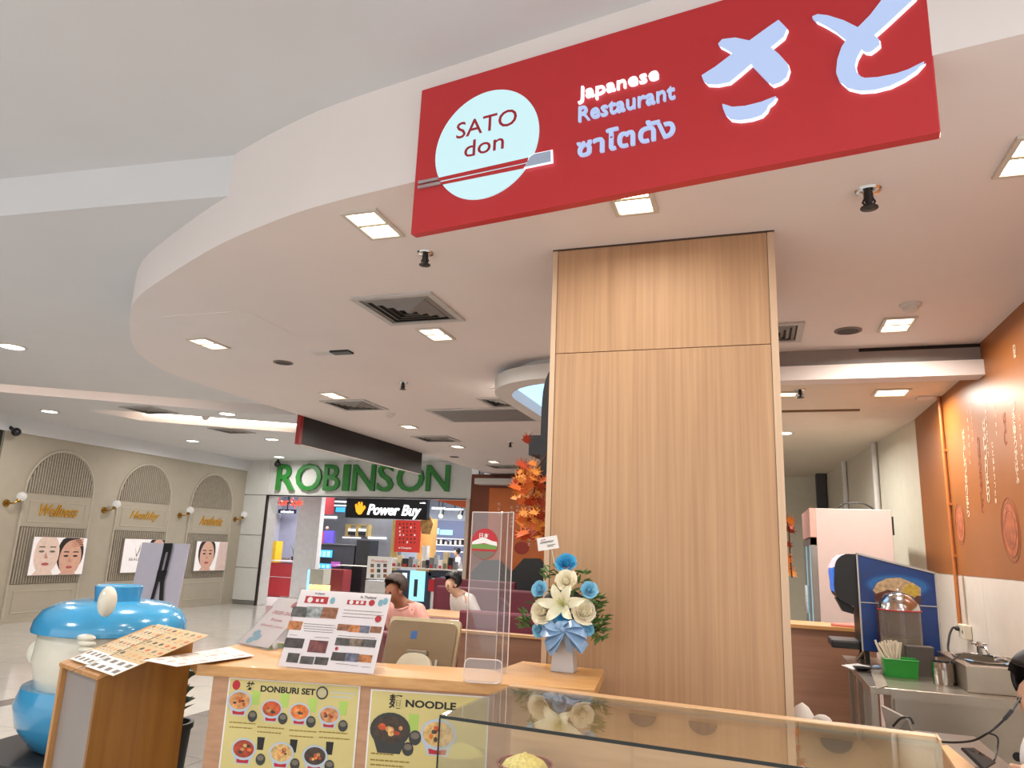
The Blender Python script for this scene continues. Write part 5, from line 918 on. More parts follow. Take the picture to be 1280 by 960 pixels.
q = uvof(MF2, 652, 685); mk('bowl_drawing', MB().disc(q, .16, .13, MF2, 24, .001), mat('bowl_ink', (150, 46, 30), .6), t)
# ------------------------------------------------------------------ booths, tables, divider
BUR = mat('burgundy_seat', (96, 26, 44), .55, var=.1); TW = wood('table_oak', (186, 142, 96), (208, 164, 116), 'X', .4, 30, 1.5)
def booth(x0, x1, y, lab, back=1, h=.95):
    t = E('booth_bench', ((x0+x1)/2, y, 0), lab, 'bench', 'burgundy booth benches'); s_ = back
    mk('seat', MB().b2((x0, y-.25, .32), (x1, y+.25, .46)), BUR, t, bevel=.02); mk('backrest', MB().b2((x0, y+s_*.25-.05, .40), (x1, y+s_*.25+.05, h)), BUR, t, bevel=.025); mk('plinth', MB().b2((x0+.03, y-.2, 0), (x1-.03, y+.2, .32)), mat('plinth_brown', (70, 44, 36), .6), t)
def table(x0, x1, y0, y1, lab, z=.75):
    t = E('dining_table', ((x0+x1)/2, (y0+y1)/2, 0), lab, 'table', 'oak dining tables'); mk('tabletop', MB().b2((x0, y0, z-.045), (x1, y1, z)), TW, t, bevel=.003)
    for x in (x0+.035, x1-.035):
        for y in (y0+.035, y1-.035): mk('leg', MB().b2((x-.03, y-.03, 0), (x+.03, y+.03, z-.045)), TW, t)
booth(-3.75, -2.8, 6.95, 'burgundy bench under the man in the pink shirt', 1, .8); booth(-2.75, -1.7, 7.1, 'burgundy bench right of the pink-shirted man', -1, .93); booth(-4.2, -2.6, 9.3, 'burgundy bench behind the table with the dark-haired diner', 1, .98); booth(-2.4, -1.2, 9.2, 'burgundy bench far right beside the black screen', 1, 1.0); booth(-2.9, -1.5, 5.6, 'nearest burgundy bench behind the low divider', -1, .86); booth(-5.0, -3.6, 11.0, 'farthest burgundy bench near the end wall', 1, 1.0)
table(-3.85, -3.12, 7.85, 8.6, 'oak table in the middle row with the upright leg showing'); table(-2.75, -2.1, 6.0, 6.55, 'oak table nearest the low divider with a napkin'); table(-2.4, -1.6, 8.0, 8.6, 'oak table behind the acrylic screen'); table(-3.7, -3.0, 5.45, 6.05, 'oak table before the man in the pink shirt'); table(-1.7, -1.15, 4.75, 5.25, 'oak table just behind the divider by the pillar', .80)
DV = wood('divider_brown', (140, 100, 78), (160, 118, 94), 'X', .5, 30, 1.5)
t = E('low_divider', (-1.2, 4.3, 0), 'low brown wood divider behind the counter left of the pillar', 'divider'); mk('panel', MB().b2((-1.71, 4.25, 0), (-.93, 4.3, 1.03)), DV, t); mk('cap', MB().b2((-1.72, 4.24, 1.03), (-.93, 4.31, 1.045)), TW, t)
t = E('napkin_holder', tuple(PY(566, 782, 6.1)), 'white folded card standing on the oak table', 'card'); p = PY(566, 782, 6.1); p.z = .75; WL[t].z = .75; t.location.z = .75
mk('panel', MB().slab([p+Vector((-.06, 0, 0)), p+Vector((.06, 0, 0)), p+Vector((.03, .05, .13)), p+Vector((-.09, .05, .13))], .004, (0, 1, 0)), PWH, t); mk('panel', MB().slab([p+Vector((-.06, .10, 0)), p+Vector((.06, .10, 0)), p+Vector((.03, .05, .13)), p+Vector((-.09, .05, .13))], .004, (0, 1, 0)), PWH, t)
tag(mk('tray', MB().prism(rrect(-.14, -.1, .14, .1, .02), 0, .02, Matrix.Translation((-1.45, 4.95, .80))), PWH), 'white tray on the table behind the divider', 'tray')
# ------------------------------------------------------------------ people
SKIN = mat('skin_tan', (150, 98, 72), .55, var=.04); SKIN2 = mat('skin_light', (206, 164, 138), .55, var=.04); HB = mat('hair_black', (22, 20, 22), .5); HG = mat('hair_greying', (66, 52, 46), .6)
def figure(name, pos, face_dir, lab, skin_m, hair_m, shirt_m, pants_m, lean=.25, head_down=.3, arms=None, hair_long=False, stand=False, sc=1.0, apron=None, hip_z=.52):
    t = E(name, (pos[0], pos[1], 0), lab, 'person'); f = Vector((math.cos(face_dir), math.sin(face_dir), 0)); l = Vector((-f.y, f.x, 0)); up = Vector((0, 0, 1)); P0 = Vector((pos[0], pos[1], hip_z*sc if not stand else .92*sc))
    def w(a, b, c): return P0+(f*a+l*b+up*c)*sc
    h = head_down; neck = w(.30*lean*1.6, 0, .475); J = {}
    J['pelvis'] = (w(0, 0, 0), .125*sc); J['waist'] = (w(.12*lean, 0, .18), .115*sc); J['chest'] = (w(.36*lean, 0, .38), (.135*sc, .12*sc)); J['neck'] = (neck+up*.02*sc, .055*sc); hb = neck+f*(.03+.05*h)*sc+up*(.09-.03*h)*sc; J['jaw'] = (hb, .075*sc); J['skull'] = (hb+f*(.02*h)*sc+up*.085*sc, .092*sc); J['crown'] = (hb+f*(.03*h)*sc+up*.145*sc, .06*sc); nose = hb+f*(.105)*sc+up*(.045-.03*h)*sc; J['nose'] = (nose, .012*sc)
    B = [('pelvis', 'waist'), ('waist', 'chest'), ('chest', 'neck'), ('neck', 'jaw'), ('jaw', 'skull'), ('skull', 'crown'), ('skull', 'nose')]
    arms = arms or {1: (w(.1, .30, .14), w(.36, .18, .12)), -1: (w(.1, -.30, .14), w(.36, -.18, .12))}
    for s_, nm in ((1, 'L'), (-1, 'R')):
        el, wr = arms[s_]; J['sh'+nm] = (w(.36*lean, s_*.18, .42), .062*sc); J['el'+nm] = (el, .043*sc); J['wr'+nm] = (wr, .028*sc); d = (wr-el).normalized(); side = d.cross(up).normalized()*1.0; pc = wr+d*.05*sc; J['pa'+nm] = (pc, (.034*sc, .018*sc))
        B += [('chest', 'sh'+nm), ('sh'+nm, 'el'+nm), ('el'+nm, 'wr'+nm), ('wr'+nm, 'pa'+nm)]
        for k, (off, L) in enumerate(((-.027, .07), (-.009, .08), (.009, .078), (.027, .062))):
            a_ = pc+d*.042*sc+side*off*sc; b_ = a_+(d*.6*L-up*.2*L)*sc; c_ = b_+(d*.3*L-up*.45*L)*sc
            for q_, (nm2, pt, r_) in enumerate((('k', a_, .0092), ('m', b_, .0085), ('t', c_, .0072))): J['f%s%d%s' % (nm, k, nm2)] = (pt, r_*sc)
            B += [('pa'+nm, 'f%s%dk' % (nm, k)), ('f%s%dk' % (nm, k), 'f%s%dm' % (nm, k)), ('f%s%dm' % (nm, k), 'f%s%dt' % (nm, k))]
        a_ = wr+d*.03*sc-side*.035*sc*s_; b_ = a_+(d*.03-side*.025*s_)*sc; J['t%sk' % nm] = (a_, .011*sc); J['t%st' % nm] = (b_+d*.02*sc, .008*sc); B += [('wr'+nm, 't%sk' % nm), ('t%sk' % nm, 't%st' % nm)]
        if stand: kn = w(.02, s_*.10, -.44); an = w(0, s_*.10, -.86); to = w(.13, s_*.11, -.90)
        else: kn = w(.45, s_*.13, .02); an = w(.42, s_*.13, -hip_z/1+.09); to = w(.57, s_*.14, -hip_z+.035)
        J['hip'+nm] = (w(0, s_*.09, -.01), .088*sc); J['kn'+nm] = (kn, .062*sc); J['an'+nm] = (an, .04*sc); J['to'+nm] = (to, .035*sc); B += [('pelvis', 'hip'+nm), ('hip'+nm, 'kn'+nm), ('kn'+nm, 'an'+nm), ('an'+nm, 'to'+nm)]
    skin('body', J, B, 'pelvis', skin_m, t)
    G = {k: (J[k][0], (J[k][1] if not isinstance(J[k][1], tuple) else J[k][1][0])+.016*sc) for k in ('pelvis', 'waist', 'chest', 'shL', 'shR')}
    G['cl'] = (J['neck'][0]-up*.035*sc, .072*sc)
    for nm in 'LR': G['sl'+nm] = (J['sh'+nm][0].lerp(J['el'+nm][0], .8), .068*sc)
    skin('shirt', G, [('pelvis', 'waist'), ('waist', 'chest'), ('chest', 'cl'), ('chest', 'shL'), ('chest', 'shR'), ('shL', 'slL'), ('shR', 'slR')], 'pelvis', shirt_m, t)
    T2 = {'pelvis': (J['pelvis'][0]-up*.02*sc, .14*sc)}; bb = []
    for nm in 'LR':
        for k, r_ in (('hip', .10), ('kn', .076), ('an', .055)): T2[k+nm] = (J[k+nm][0], r_*sc)
        bb += [('pelvis', 'hip'+nm), ('hip'+nm, 'kn'+nm), ('kn'+nm, 'an'+nm)]
    skin('trousers', T2, bb, 'pelvis', pants_m, t)
    hc = J['skull'][0]+up*.028*sc-f*.018*sc; mb = MB(); mb.ball(hc, .103*sc, 28, 20, (1, 1, .98)); keep = [[i for i in fc] for fc in mb.f]
    nf = []
    for fc in mb.f:
        c_ = sum((mb.v[i] for i in fc), Vector())/len(fc)-hc; lim = -.10*sc if hair_long else -.045*sc
        if c_.dot(f) < .03*sc+max(0, c_.z)*(.6+.5*h) and c_.z > lim: nf.append(fc)
    mb.f = nf; mb.m = [0]*len(nf); o = mk('hair', mb, hair_m, t, smooth=True); sd = o.modifiers.new('thick', 'SOLIDIFY'); sd.thickness = -.014*sc
    for s_ in (-1, 1): mk('eye', MB().ball(J['skull'][0]+f*.070*sc+l*s_*.030*sc-up*(.02+.02*h)*sc, .011*sc, 10, 8), HB, t, smooth=True)
    mk('mouth', MB().ball(hb+f*.060*sc-up*.012*sc, .02*sc, 10, 8, (.6, 1, .3)), mat('lips', (140, 72, 62), .5), t, smooth=True)
    for s_ in (-1, 1): mk('ear', MB().ball(J['skull'][0]+l*s_*.092*sc-up*.03*sc, .026*sc, 10, 8, (.7, .5, 1.1)), skin_m, t, smooth=True)
    if apron: d0 = w(.14, 0, .0); mk('apron', MB().slab([w(.20, .13, .40), w(.20, -.13, .40), w(.17, -.17, -.3), w(.17, .17, -.3)], .012*sc, f), apron, t)
    return t, w, J
PINK = mat('shirt_pink', (226, 164, 152), .8, var=.08, scale=20); NVY = mat('trousers_dark', (40, 40, 50), .8); WSH = mat('shirt_white', (226, 216, 208), .8, var=.05)
pm = PY(499, 745, 6.0)
t, w, J = figure('person', (pm.x-.13, 6.75), math.radians(-112), 'man in a pink polo shirt bending over a table', SKIN, HG, PINK, NVY, lean=.55, head_down=1.0, hip_z=.50)
mk('shirt_badge', MB().slab([w(.33, .12, .27), w(.33, .05, .27), w(.335, .05, .22), w(.335, .12, .22)], .012, (0, -1, 0)), KR, t, label='small red badge')
pm = PY(566, 745, 8.0); figure('person', (pm.x-.17, 9.2), math.radians(-125), 'dark-haired diner in a white shirt bending over a table', SKIN2, HB, WSH, NVY, lean=.6, head_down=1.0, hair_long=True, hip_z=.45)
pm = PY(573, 720, 18.2); figure('person', (pm.x, 18.2), math.radians(-150), 'standing store worker with a bright green apron', SKIN2, HB, WSH, mat('jeans', (90, 120, 160), .8), lean=.1, head_down=.4, stand=True, apron=mat('apron_green', (128, 190, 70), .6), hair_long=True, sc=.87)
# ------------------------------------------------------------------ kitchen side on the right
STL = mat('stainless', (176, 166, 152), .28, .85, var=.06, scale=4); STD = mat('stainless_dark', (112, 104, 96), .35, .8)
TZ = .9
t = E('prep_table', (1.05, 4.9, 0), 'stainless steel prep table with a solid front panel', 'table')
mk('worktop', MB().b2((.56, 4.50, TZ-.035), (1.42, 5.82, TZ)), STL, t, bevel=.003); mk('front_panel', MB().b2((.68, 4.53, .05), (1.42, 4.55, TZ-.05)), STL, t); mk('front_edge', MB().b2((.66, 4.495, TZ-.05), (1.42, 4.51, TZ-.003)), STL, t)
for y in (4.56, 4.85, 5.14, 5.56): mk('leg', MB().b2((.57, y-.016, 0), (.602, y+.016, TZ-.035)), STL, t)
mk('leg', MB().b2((1.38, 5.75, 0), (1.42, 5.8, TZ-.035)), STL, t); mk('side_panel', MB().b2((.665, 4.55, .05), (.68, 4.8, TZ-.04)), STL, t); mk('lower_shelf', MB().b2((.58, 4.56, .2), (1.4, 5.78, .23)), STD, t)
ph = PY(1272, 946, 4.53); mk('outlet_hole', MB().lathe([(.022, 0), (.022, .004), (.0001, .005)], 18, M=fr((ph.x, 4.53, ph.z), (1, 0, 0), (0, 0, 1))), BLK, t)
# sink unit
s0 = PZ(1212, 866, TZ); t = E('sink_unit', (1.25, 4.85, TZ), 'raised stainless basin with a tap at the right of the prep table', 'sink')
zt_ = PY(1240, 834, 4.62).z
mk('basin', MB().prism([(1.04, 4.60), (1.45, 4.60), (1.45, 5.25), (1.04, 5.25)], TZ, zt_, holes=[[(1.09, 4.68), (1.40, 4.68), (1.40, 5.18), (1.09, 5.18)]]), STL, t, bevel=.004); mk('basin_floor', MB().b2((1.06, 4.65, TZ), (1.43, 5.2, TZ+.02)), STD, t)
def oval(cx, cy, rx, ry): return [(cx+rx*math.cos(k*.314), cy+ry*math.sin(k*.314), zt_+.006) for k in range(20)]
mk('rim', MB().tube(oval(1.2, 4.95, .13, .22), .006, 6, True), CHR, t); mk('rim', MB().tube(oval(1.34, 4.85, .09, .15), .006, 6, True), CHR, t)
mk('tap', MB().cyl((1.26, 5.2, zt_), (1.26, 5.2, zt_+.05), .016, 12).cyl((1.26, 5.2, zt_+.05), (1.26, 5.2, zt_+.075), .024, 12, .012).tube([(1.22, 5.2, zt_+.062), (1.30, 5.2, zt_+.062)], .006, 6).tube([(1.26, 5.2, zt_+.045), (1.27, 5.12, zt_+.05), (1.275, 5.08, zt_+.02)], .007, 8), CHR, t, smooth=True)
# dispenser
DY = 5.4; V = {k: PY(x, y, DY) for k, (x, y) in dict(TL=(1070, 692), TR=(1170, 717), BR=(1177, 822), BL=(1079, 814), ML=(1074, 753), MR=(1172, 758)).items()}
t = E('drink_dispenser', (V['BL'].x+.2, DY+.2, TZ), 'tall soft drink dispenser with a blue picture panel of an iced cola glass', 'dispenser')
xl = (V['TL'].x+V['BL'].x)/2-.0; xr = (V['TR'].x+V['BR'].x)/2; zb = V['BL'].z; ztl = V['TL'].z; ztr = V['TR'].z; DF = fr((0, DY, 0), (1, 0, 0), (0, 0, 1)); zm = (V['ML'].z+V['MR'].z)/2
GR_ = mat('cola_blue', (12, 50, 116), .3, var=.25, scale=5); SILV = mat('panel_silver', (180, 176, 172), .35, .6)
mk('casing', MB().prism([(xl, zb), (xr, zb), (xr, ztr), (xl, ztl)], -.36, -.004, DF), BLK, t, bevel=.004); mk('lower_panel', MB().b2((xl+.006, zb+.005, -.004), (xr-.006, zm-.003, 0), DF), GR_, t); mk('upper_panel', MB().prism([(xl+.006, zm+.003), (xr-.006, zm+.003), (xr-.006, ztr-.008), (xl+.006, ztl-.008)], -.004, 0, DF), GR_, t)
for P in ([(xl, zm-.003), (xr, zm-.003), (xr, zm+.003), (xl, zm+.003)], [(xl-.004, zb), (xl+.006, zb), (xl+.006, ztl), (xl-.004, ztl)], [(xl-.004, ztl-.004), (xr+.004, ztr-.004), (xr+.004, ztr+.008), (xl-.004, ztl+.008)], [(xr-.006, zb), (xr+.004, zb), (xr+.004, ztr), (xr-.006, ztr)]): mk('trim', MB().prism(P, -.006, .003, DF), SILV, t)
COLA = mat('cola_brown', (86, 44, 30), .3, var=.4, scale=18); FOAM = mat('cola_foam', (186, 160, 124), .6, var=.35, scale=40); LMN = mat('lemon', (190, 160, 60), .5, var=.3, scale=50); GLC = mat('blue_halo', (58, 138, 200), .4)
def dv(px, py): return uvof(DF, px, py)
def dpoly(mb, l, m, z): mb.use(m).add([Vector((*dv(x, y), z)) for x, y in l], [tuple(range(len(l)))], DF)
mb = MB(); [mb.use(mat('halo_%d' % k_, hc_, .4)).disc(dv(1122, 732), rx_, ry_, DF, 32, .0003+.0001*k_) for k_, (hc_, rx_, ry_) in enumerate((((16, 60, 126), .20, .085), ((24, 78, 144), .185, .072), ((36, 100, 166), .17, .06)))]; dpoly(mb, [(1092, 733), (1151, 738), (1152, 812), (1142, 818), (1100, 812), (1097, 780)], COLA, .001); dpoly(mb, [(1091, 738), (1096, 729), (1108, 723), (1125, 722), (1142, 729), (1151, 735), (1151, 745), (1130, 742), (1110, 737), (1095, 742)], FOAM, .0014); dpoly(mb, [(1128, 738), (1134, 730), (1146, 732), (1149, 742), (1142, 748), (1132, 745)], LMN, .0018)
mk('cola_picture', mb, None, t, label='printed iced cola glass')
# front head of the dispenser with lit badge
xa = PY(1040, 700, DY).x; mk('head', MB().prism(crom([(xl, ztl-.01, 0), (xa+.09, ztl-.005, 0), (xa+.03, ztl-.05, 0), (xa+.012, ztl-.14, 0), (xa+.02, PY(1040, 745, DY).z, 0), (xl, PY(1072, 762, DY).z, 0)], 4), -.33, -.02, DF), BLK, t, smooth=True)
mk('lit_badge', MB().prism([(xa+.028, ztl-.045), (xa+.060, ztl-.02), (xa+.05, ztl-.05), (xa+.033, ztl-.13), (xa+.035, PY(1040, 742, DY).z), (xa+.008, PY(1040, 740, DY).z), (xa-.002, ztl-.12)], -.30, -.04, DF), glow('badge_blue', (60, 120, 220), .7), t, label='curved blue lit badge'); mk('badge_stripe', MB().prism([(xa+.026, ztl-.042), (xa+.06, ztl-.012), (xa+.055, ztl-.03), (xa+.02, ztl-.09), (xa-.004, ztl-.10)], -.29, -.03, DF), glow('badge_white', (230, 214, 220), .8), t)
mk('nozzle', MB().prism([(xa+.02, PY(1040, 748, DY).z), (xa+.05, PY(1040, 748, DY).z), (xl-.02, PY(1050, 760, DY).z), (xl-.03, PY(1050, 768, DY).z), (xa+.06, PY(1050, 765, DY).z)][::-1], -.22, -.10, DF), BLK, t); mk('drip_tray', MB().b2((xl-.18, DY+.04, PY(1060, 812, DY).z), (xl, DY+.32, PY(1060, 802, DY).z)), BLK, t, bevel=.01)
for x in (xl+.03, xr-.05):
    for y in (DY+.03, DY+.30): mk('foot', MB().cyl((x, y, TZ), (x, y, zb+.01), .015, 10), BLK, t)
mk('tray_arm', MB().tube([(xl-.03, DY+.1, TZ+.01), (xl+.02, DY+.08, PY(1080, 815, DY).z)], .012, 8), STL, t)
# dome topped container
DG = PZ(1118, 829, TZ+.03); c = PY(1127, 800, DY-.160); JR = .118; zt0 = PY(1118, 762, DY-.16).z
t = E('domed_container', (c.x, DY-.16, TZ), 'clear container with a chrome dome lid before the blue panel', 'container'); Tn = Matrix.Translation((c.x, DY-.16, 0))
mk('jar', MB().lathe([(JR, TZ+.0), (JR, zt0)], 26, M=Tn), glass('jar_smoke', (226, 222, 208), .12, .05, .12), t, smooth=True); mk('contents', MB().lathe([(JR-.004, TZ+.005), (JR-.004, TZ+.20), (.0001, TZ+.201)], 24, M=Tn), mat('jar_contents', (110, 96, 58), .5), t, smooth=True); mk('dome_lid', MB().lathe([(JR+.002, zt0), (JR*.95, zt0+.04), (JR*.7, zt0+.085), (JR*.3, zt0+.105), (.0001, zt0+.108)], 26, M=Tn), CHR, t, smooth=True); mk('red_ring', MB().tube([(c.x+(JR+.004)*math.cos(k*.2618), DY-.16+(JR+.004)*math.sin(k*.2618), zt0) for k in range(24)], .004, 6, True), PRD, t, smooth=True); mk('knob', MB().ball((c.x, DY-.16, zt0+.115), .011, 10, 8), CHR, t, smooth=True)
# straws, basket, grey box, pot
GB = mat('basket_green', (22, 146, 42), .4); a = PZ(1103, 843, TZ); b = PZ(1152, 851, TZ); bx = Vector(((a.x+b.x)/2, a.y-.03, TZ)); wv = (b.x-a.x)/2
t = E('green_basket', tuple(bx), 'bright green plastic basket on the prep table', 'basket'); zt1 = PY(1130, 824, bx.y).z
vs = [(bx.x+sx*w_, bx.y+sy*d_, z) for w_, d_, z in ((wv*.9, .05, TZ), (wv, .06, zt1), (wv-.006, .054, zt1), (wv*.86, .045, TZ+.008)) for sx, sy in ((-1, -1), (1, -1), (1, 1), (-1, 1))]
mk('tub', MB().add(vs, [(3, 2, 1, 0)]+[(r_*4+i, r_*4+(i+1) % 4, r_*4+4+(i+1) % 4, r_*4+4+i) for r_ in range(3) for i in range(4)]+[(12, 13, 14, 15)]), GB, t); mk('rim', MB().tube([(bx.x-wv, bx.y-.06, zt1), (bx.x+wv, bx.y-.06, zt1), (bx.x+wv, bx.y+.06, zt1), (bx.x-wv, bx.y+.06, zt1)], .005, 6, True), GB, t)
STR = mat('straw_white', (226, 216, 196), .5); src = None; rnd = random.Random(6)
stt = E('straw_bundle', (bx.x-wv*.4, bx.y, TZ+.01), 'bundle of white paper-wrapped straws standing in the green basket', 'straws')
for i in range(26):
    tx = bx.x-wv*.55+rnd.uniform(-.045, .045); p0 = Vector((bx.x-wv*.45+rnd.uniform(-.03, .03), bx.y+rnd.uniform(-.03, .03), TZ+.012)); mk('straw', MB().tube([p0, Vector((tx+(tx-bx.x+wv*.5)*.6, p0.y+rnd.uniform(-.01, .01), PY(1110, 800+rnd.uniform(0, 5), bx.y).z))], .006, 6), STR, stt)
t = E('grey_caddy', (bx.x+wv*.9, bx.y+.12, TZ), 'dark grey box caddy behind the green basket', 'caddy'); ca = PY(1133, 808, bx.y+.1); cb = PY(1166, 812, bx.y+.1); mk('box', MB().b2((ca.x, bx.y+.075, TZ), (cb.x, bx.y+.16, ca.z)), mat('caddy_grey', (92, 84, 80), .5), t); mk('lip', MB().b2((ca.x-.004, bx.y+.071, ca.z), (cb.x+.004, bx.y+.164, ca.z+.006)), mat('caddy_lip', (110, 102, 98), .5), t)
pc = PZ(1184, 857, TZ); zt2 = PY(1184, 829, pc.y+.03).z; rp = .058; t = E('steel_pot', (pc.x, pc.y+.06, TZ), 'shiny steel cylinder pot left of the basin', 'pot'); Tp = Matrix.Translation((pc.x, pc.y+.06, 0))
mk('wall', MB().lathe([(rp*.95, TZ), (rp, TZ+.006), (rp, zt2), (rp+.004, zt2+.002), (rp-.003, zt2+.002), (rp-.004, TZ+.01), (.0001, TZ+.01)], 30, M=Tp), CHR, t, smooth=True); mk('ladle', MB().tube([(pc.x, pc.y+.06, TZ+.03), (pc.x+.04, pc.y+.06, zt2+.005), (pc.x+.085, pc.y+.04, zt2+.05)], .004, 6), STD, t)
for l, z, m, lab in (([(1052, 832), (1072, 830), (1088, 834), (1068, 838)], TZ+.002, PWH, 'small white paper on the left corner of the prep table'), ([(1088, 838), (1100, 838), (1110, 858), (1096, 862)], TZ+.002, mat('tray_grey', (150, 140, 126), .4), 'flat grey tray on the prep table')):
    tag(mk('flat_sheet', MB().slab([PZ(x, y, z) for x, y in l], .004, (0, 0, 1)), m), lab, 'sheet')
tag(mk('wrapped_cloth', MB().ball(PZ(1096, 834, TZ+.015), .02, 10, 8, (1.3, 1, .7)), mat('wrap_blue', (140, 160, 190), .5), smooth=True), 'small blue crumpled wrapper beside the green basket', 'wrapper')
tag(mk('black_dish', MB().lathe([(.03, 0), (.055, .018), (.05, .018), (.028, .005), (.0001, .005)], 18, M=Matrix.Translation(PZ(1078, 838, TZ+.004))), BLK, smooth=True), 'small black dish on the prep table', 'dish')
# oak bar behind, fridge, outlet, pipes
t = E('oak_bar', (.5, 6.4, 0), 'brown bar with an oak top behind the prep table', 'bar'); mk('top', MB().b2((.13, 6.2, 1.03), (.86, 6.6, 1.055)), CW, t); mk('front', MB().b2((.13, 6.24, 0), (.84, 6.27, 1.03)), DV, t)
tag(mk('pink_cloth', MB().prism(crom([(.55, 6.27, 0), (.75, 6.24, 0), (.84, 6.35, 0), (.7, 6.44, 0), (.58, 6.38, 0)], 4, True), 1.055, 1.075), mat('cloth_pink', (214, 132, 120), .8), bevel=.005), 'folded pink cloth on the oak bar', 'cloth')
FRW = mat('fridge_white', (198, 178, 172), .35, var=.02); fx0 = PY(1016, 640, 7.2).x; fx1 = PY(1114, 640, 7.2).x; fz = PY(1060, 636, 7.2).z
t = E('upright_fridge', ((fx0+fx1)/2, 7.6, 0), 'large white upright fridge with a glass door on its left side', 'fridge'); mk('body', MB().b2((fx0+.02, 7.2, .06), (fx1, 8.3, fz)), FRW, t, bevel=.006); mk('header', MB().b2((fx0-.03, 7.2, fz-.26), (fx0+.02, 8.3, fz)), mat('fridge_header', (214, 160, 146), .4), t)
mk('door_frame', MB().b2((fx0-.03, 7.2, .1), (fx0+.02, 7.26, fz-.27)).b2((fx0-.03, 8.24, .1), (fx0+.02, 8.3, fz-.27)).b2((fx0-.03, 7.2, fz-.33), (fx0+.02, 8.3, fz-.27)).b2((fx0-.03, 7.72, .1), (fx0+.02, 7.78, fz-.27)), mat('door_grey', (150, 144, 138), .3, .5), t); mk('glass_door', MB().b2((fx0-.01, 7.26, .1), (fx0, 8.24, fz-.3)), glow('door_lit', (176, 214, 222), .5), t)
for y in (7.66, 7.84): mk('handle', MB().cyl((fx0-.05, y, 1.05), (fx0-.05, y, 1.3), .012, 8), CHR, t)
mk('foot', MB().b2((fx0+.05, 7.25, 0), (fx1-.05, 8.25, .06)), BLK, t); mk('side_latch', MB().b2((fx1, 7.21, fz-.22), (fx1+.015, 7.25, fz-.06)), BLK, t)
tag(mk('top_cable', MB().tube(crom([(fx1-.4, 7.5, fz+.004), (fx1-.36, 7.5, fz+.06), (fx1-.28, 7.5, fz+.075), (fx1-.18, 7.5, fz+.07), (fx1-.08, 7.5, fz+.01)], 4), .008, 6), BLK), 'black cable lying on top of the white fridge', 'cable')
def wp(px, py, X=1.5): return PX(px, py, X)
po_ = wp(1212, 790); t = E('wall_outlet', tuple(po_), 'pale wall outlet box with a black plug on the tiled wall', 'outlet'); mk('box', MB().box((1.47, po_.y, po_.z+.0), (.05, .17, .10)), mat('outlet_cream', (216, 204, 184), .4), t, bevel=.005); mk('plug', MB().ball((1.435, po_.y+.06, po_.z+.015), .022, 12, 8, (1, 1.4, .8)), BLK, t, smooth=True); mk('socket_hole', MB().lathe([(.014, 0), (.0001, .002)], 14, M=fr((1.444, po_.y-.04, po_.z), (0, -1, 0), (0, 0, 1))), BLK, t)
pl = [Vector((1.43, po_.y+.07, po_.z+.02)), PX(1190, 786, 1.40), PX(1186, 800, 1.36), PX(1189, 818, 1.34), Vector((1.36, 5.5, TZ+.01))]; mk('cord', MB().tube(crom(pl, 5), .008, 7), BLK, t, smooth=True)
mk('conduit', MB().cyl((1.488, po_.y, po_.z+.05), (1.488, po_.y, 1.475), .006, 8), mat('conduit_grey', (170, 158, 140), .4), t)
cp_ = [wp(1177, 498), wp(1199, 716)]; t = E('wall_pipe', (1.48, cp_[0].y, 1.47), 'orange painted conduit pipe running down the orange wall', 'pipe'); yy = cp_[0].y; OP = mat('pipe_orange', (178, 104, 50), .4); mk('tube', MB().cyl((1.482, yy, 1.10), (1.482, yy, 2.9), .014, 10), OP, t, smooth=True)
for z in (2.45, 2.02, 1.62): mk('clamp', MB().box((1.487, yy, z), (.026, .05, .018)), OP, t)
t = E('wall_pipe', (1.36, 9.2, 0), 'white pipe on the pale kitchen wall behind the fridge', 'pipe'); mk('tube', MB().cyl((1.35, 9.2, .6), (1.35, 9.2, 2.9), .03, 10), WHITE, t, smooth=True)
t = E('wall_pipe', (1.22, 11, 0), 'thin pale pipe farther along the kitchen wall', 'pipe'); mk('tube', MB().cyl((1.22, 11, .6), (1.22, 11, 2.9), .035, 10), WHITE, t, smooth=True)
tag(mk('dark_duct', MB().b2((.98, 12.6, 1.9), (1.12, 12.8, 2.8)).b2((.98, 12.6, 2.8), (1.12, 12.8, 2.9)), mat('duct_dark', (60, 58, 60), .5)), 'dark upright duct at the end of the kitchen', 'duct')
# orange wall writing and bowl drawings
OF = fr((1.499, 0, 0), (0, -1, 0), (0, 0, 1)); t = E('wall_writing', (1.495, 6, 2.0), 'white vertical handwriting down the orange kitchen wall', 'wall writing'); OW = mat('ink_white', (240, 226, 200), .5); OD = mat('ink_brown', (150, 70, 44), .6)
chars = 'ぱらっふわっしゃきっじゅわとろりほかほか'
for k, (x, y0, y1, n, s_, m) in enumerate(((1204, 550, 660, 8, .10, OW), (1211, 508, 590, 8, .045, OW), (1216, 500, 560, 7, .04, OW), (1222, 560, 655, 7, .10, OD), (1230, 540, 640, 9, .11, OW), (1234, 500, 580, 9, .045, OW), (1240, 560, 640, 8, .05, OW), (1246, 500, 556, 5, .04, OW), (1256, 530, 570, 3, .09, OD), (1268, 515, 620, 7, .09, OW), (1276, 525, 600, 6, .045, OW), (1274, 442, 455, 2, .07, OW))):
    for i in range(n):
        q = uvof(OF, x+(y0+(y1-y0)*i/n-550)*.06, y0+(y1-y0)*i/n); o = text('character', chars[(i*3+k*5) % len(chars)], m, t, OF, q[0], q[1], s_*.55, s_*.75, ext=.001, z=.001)
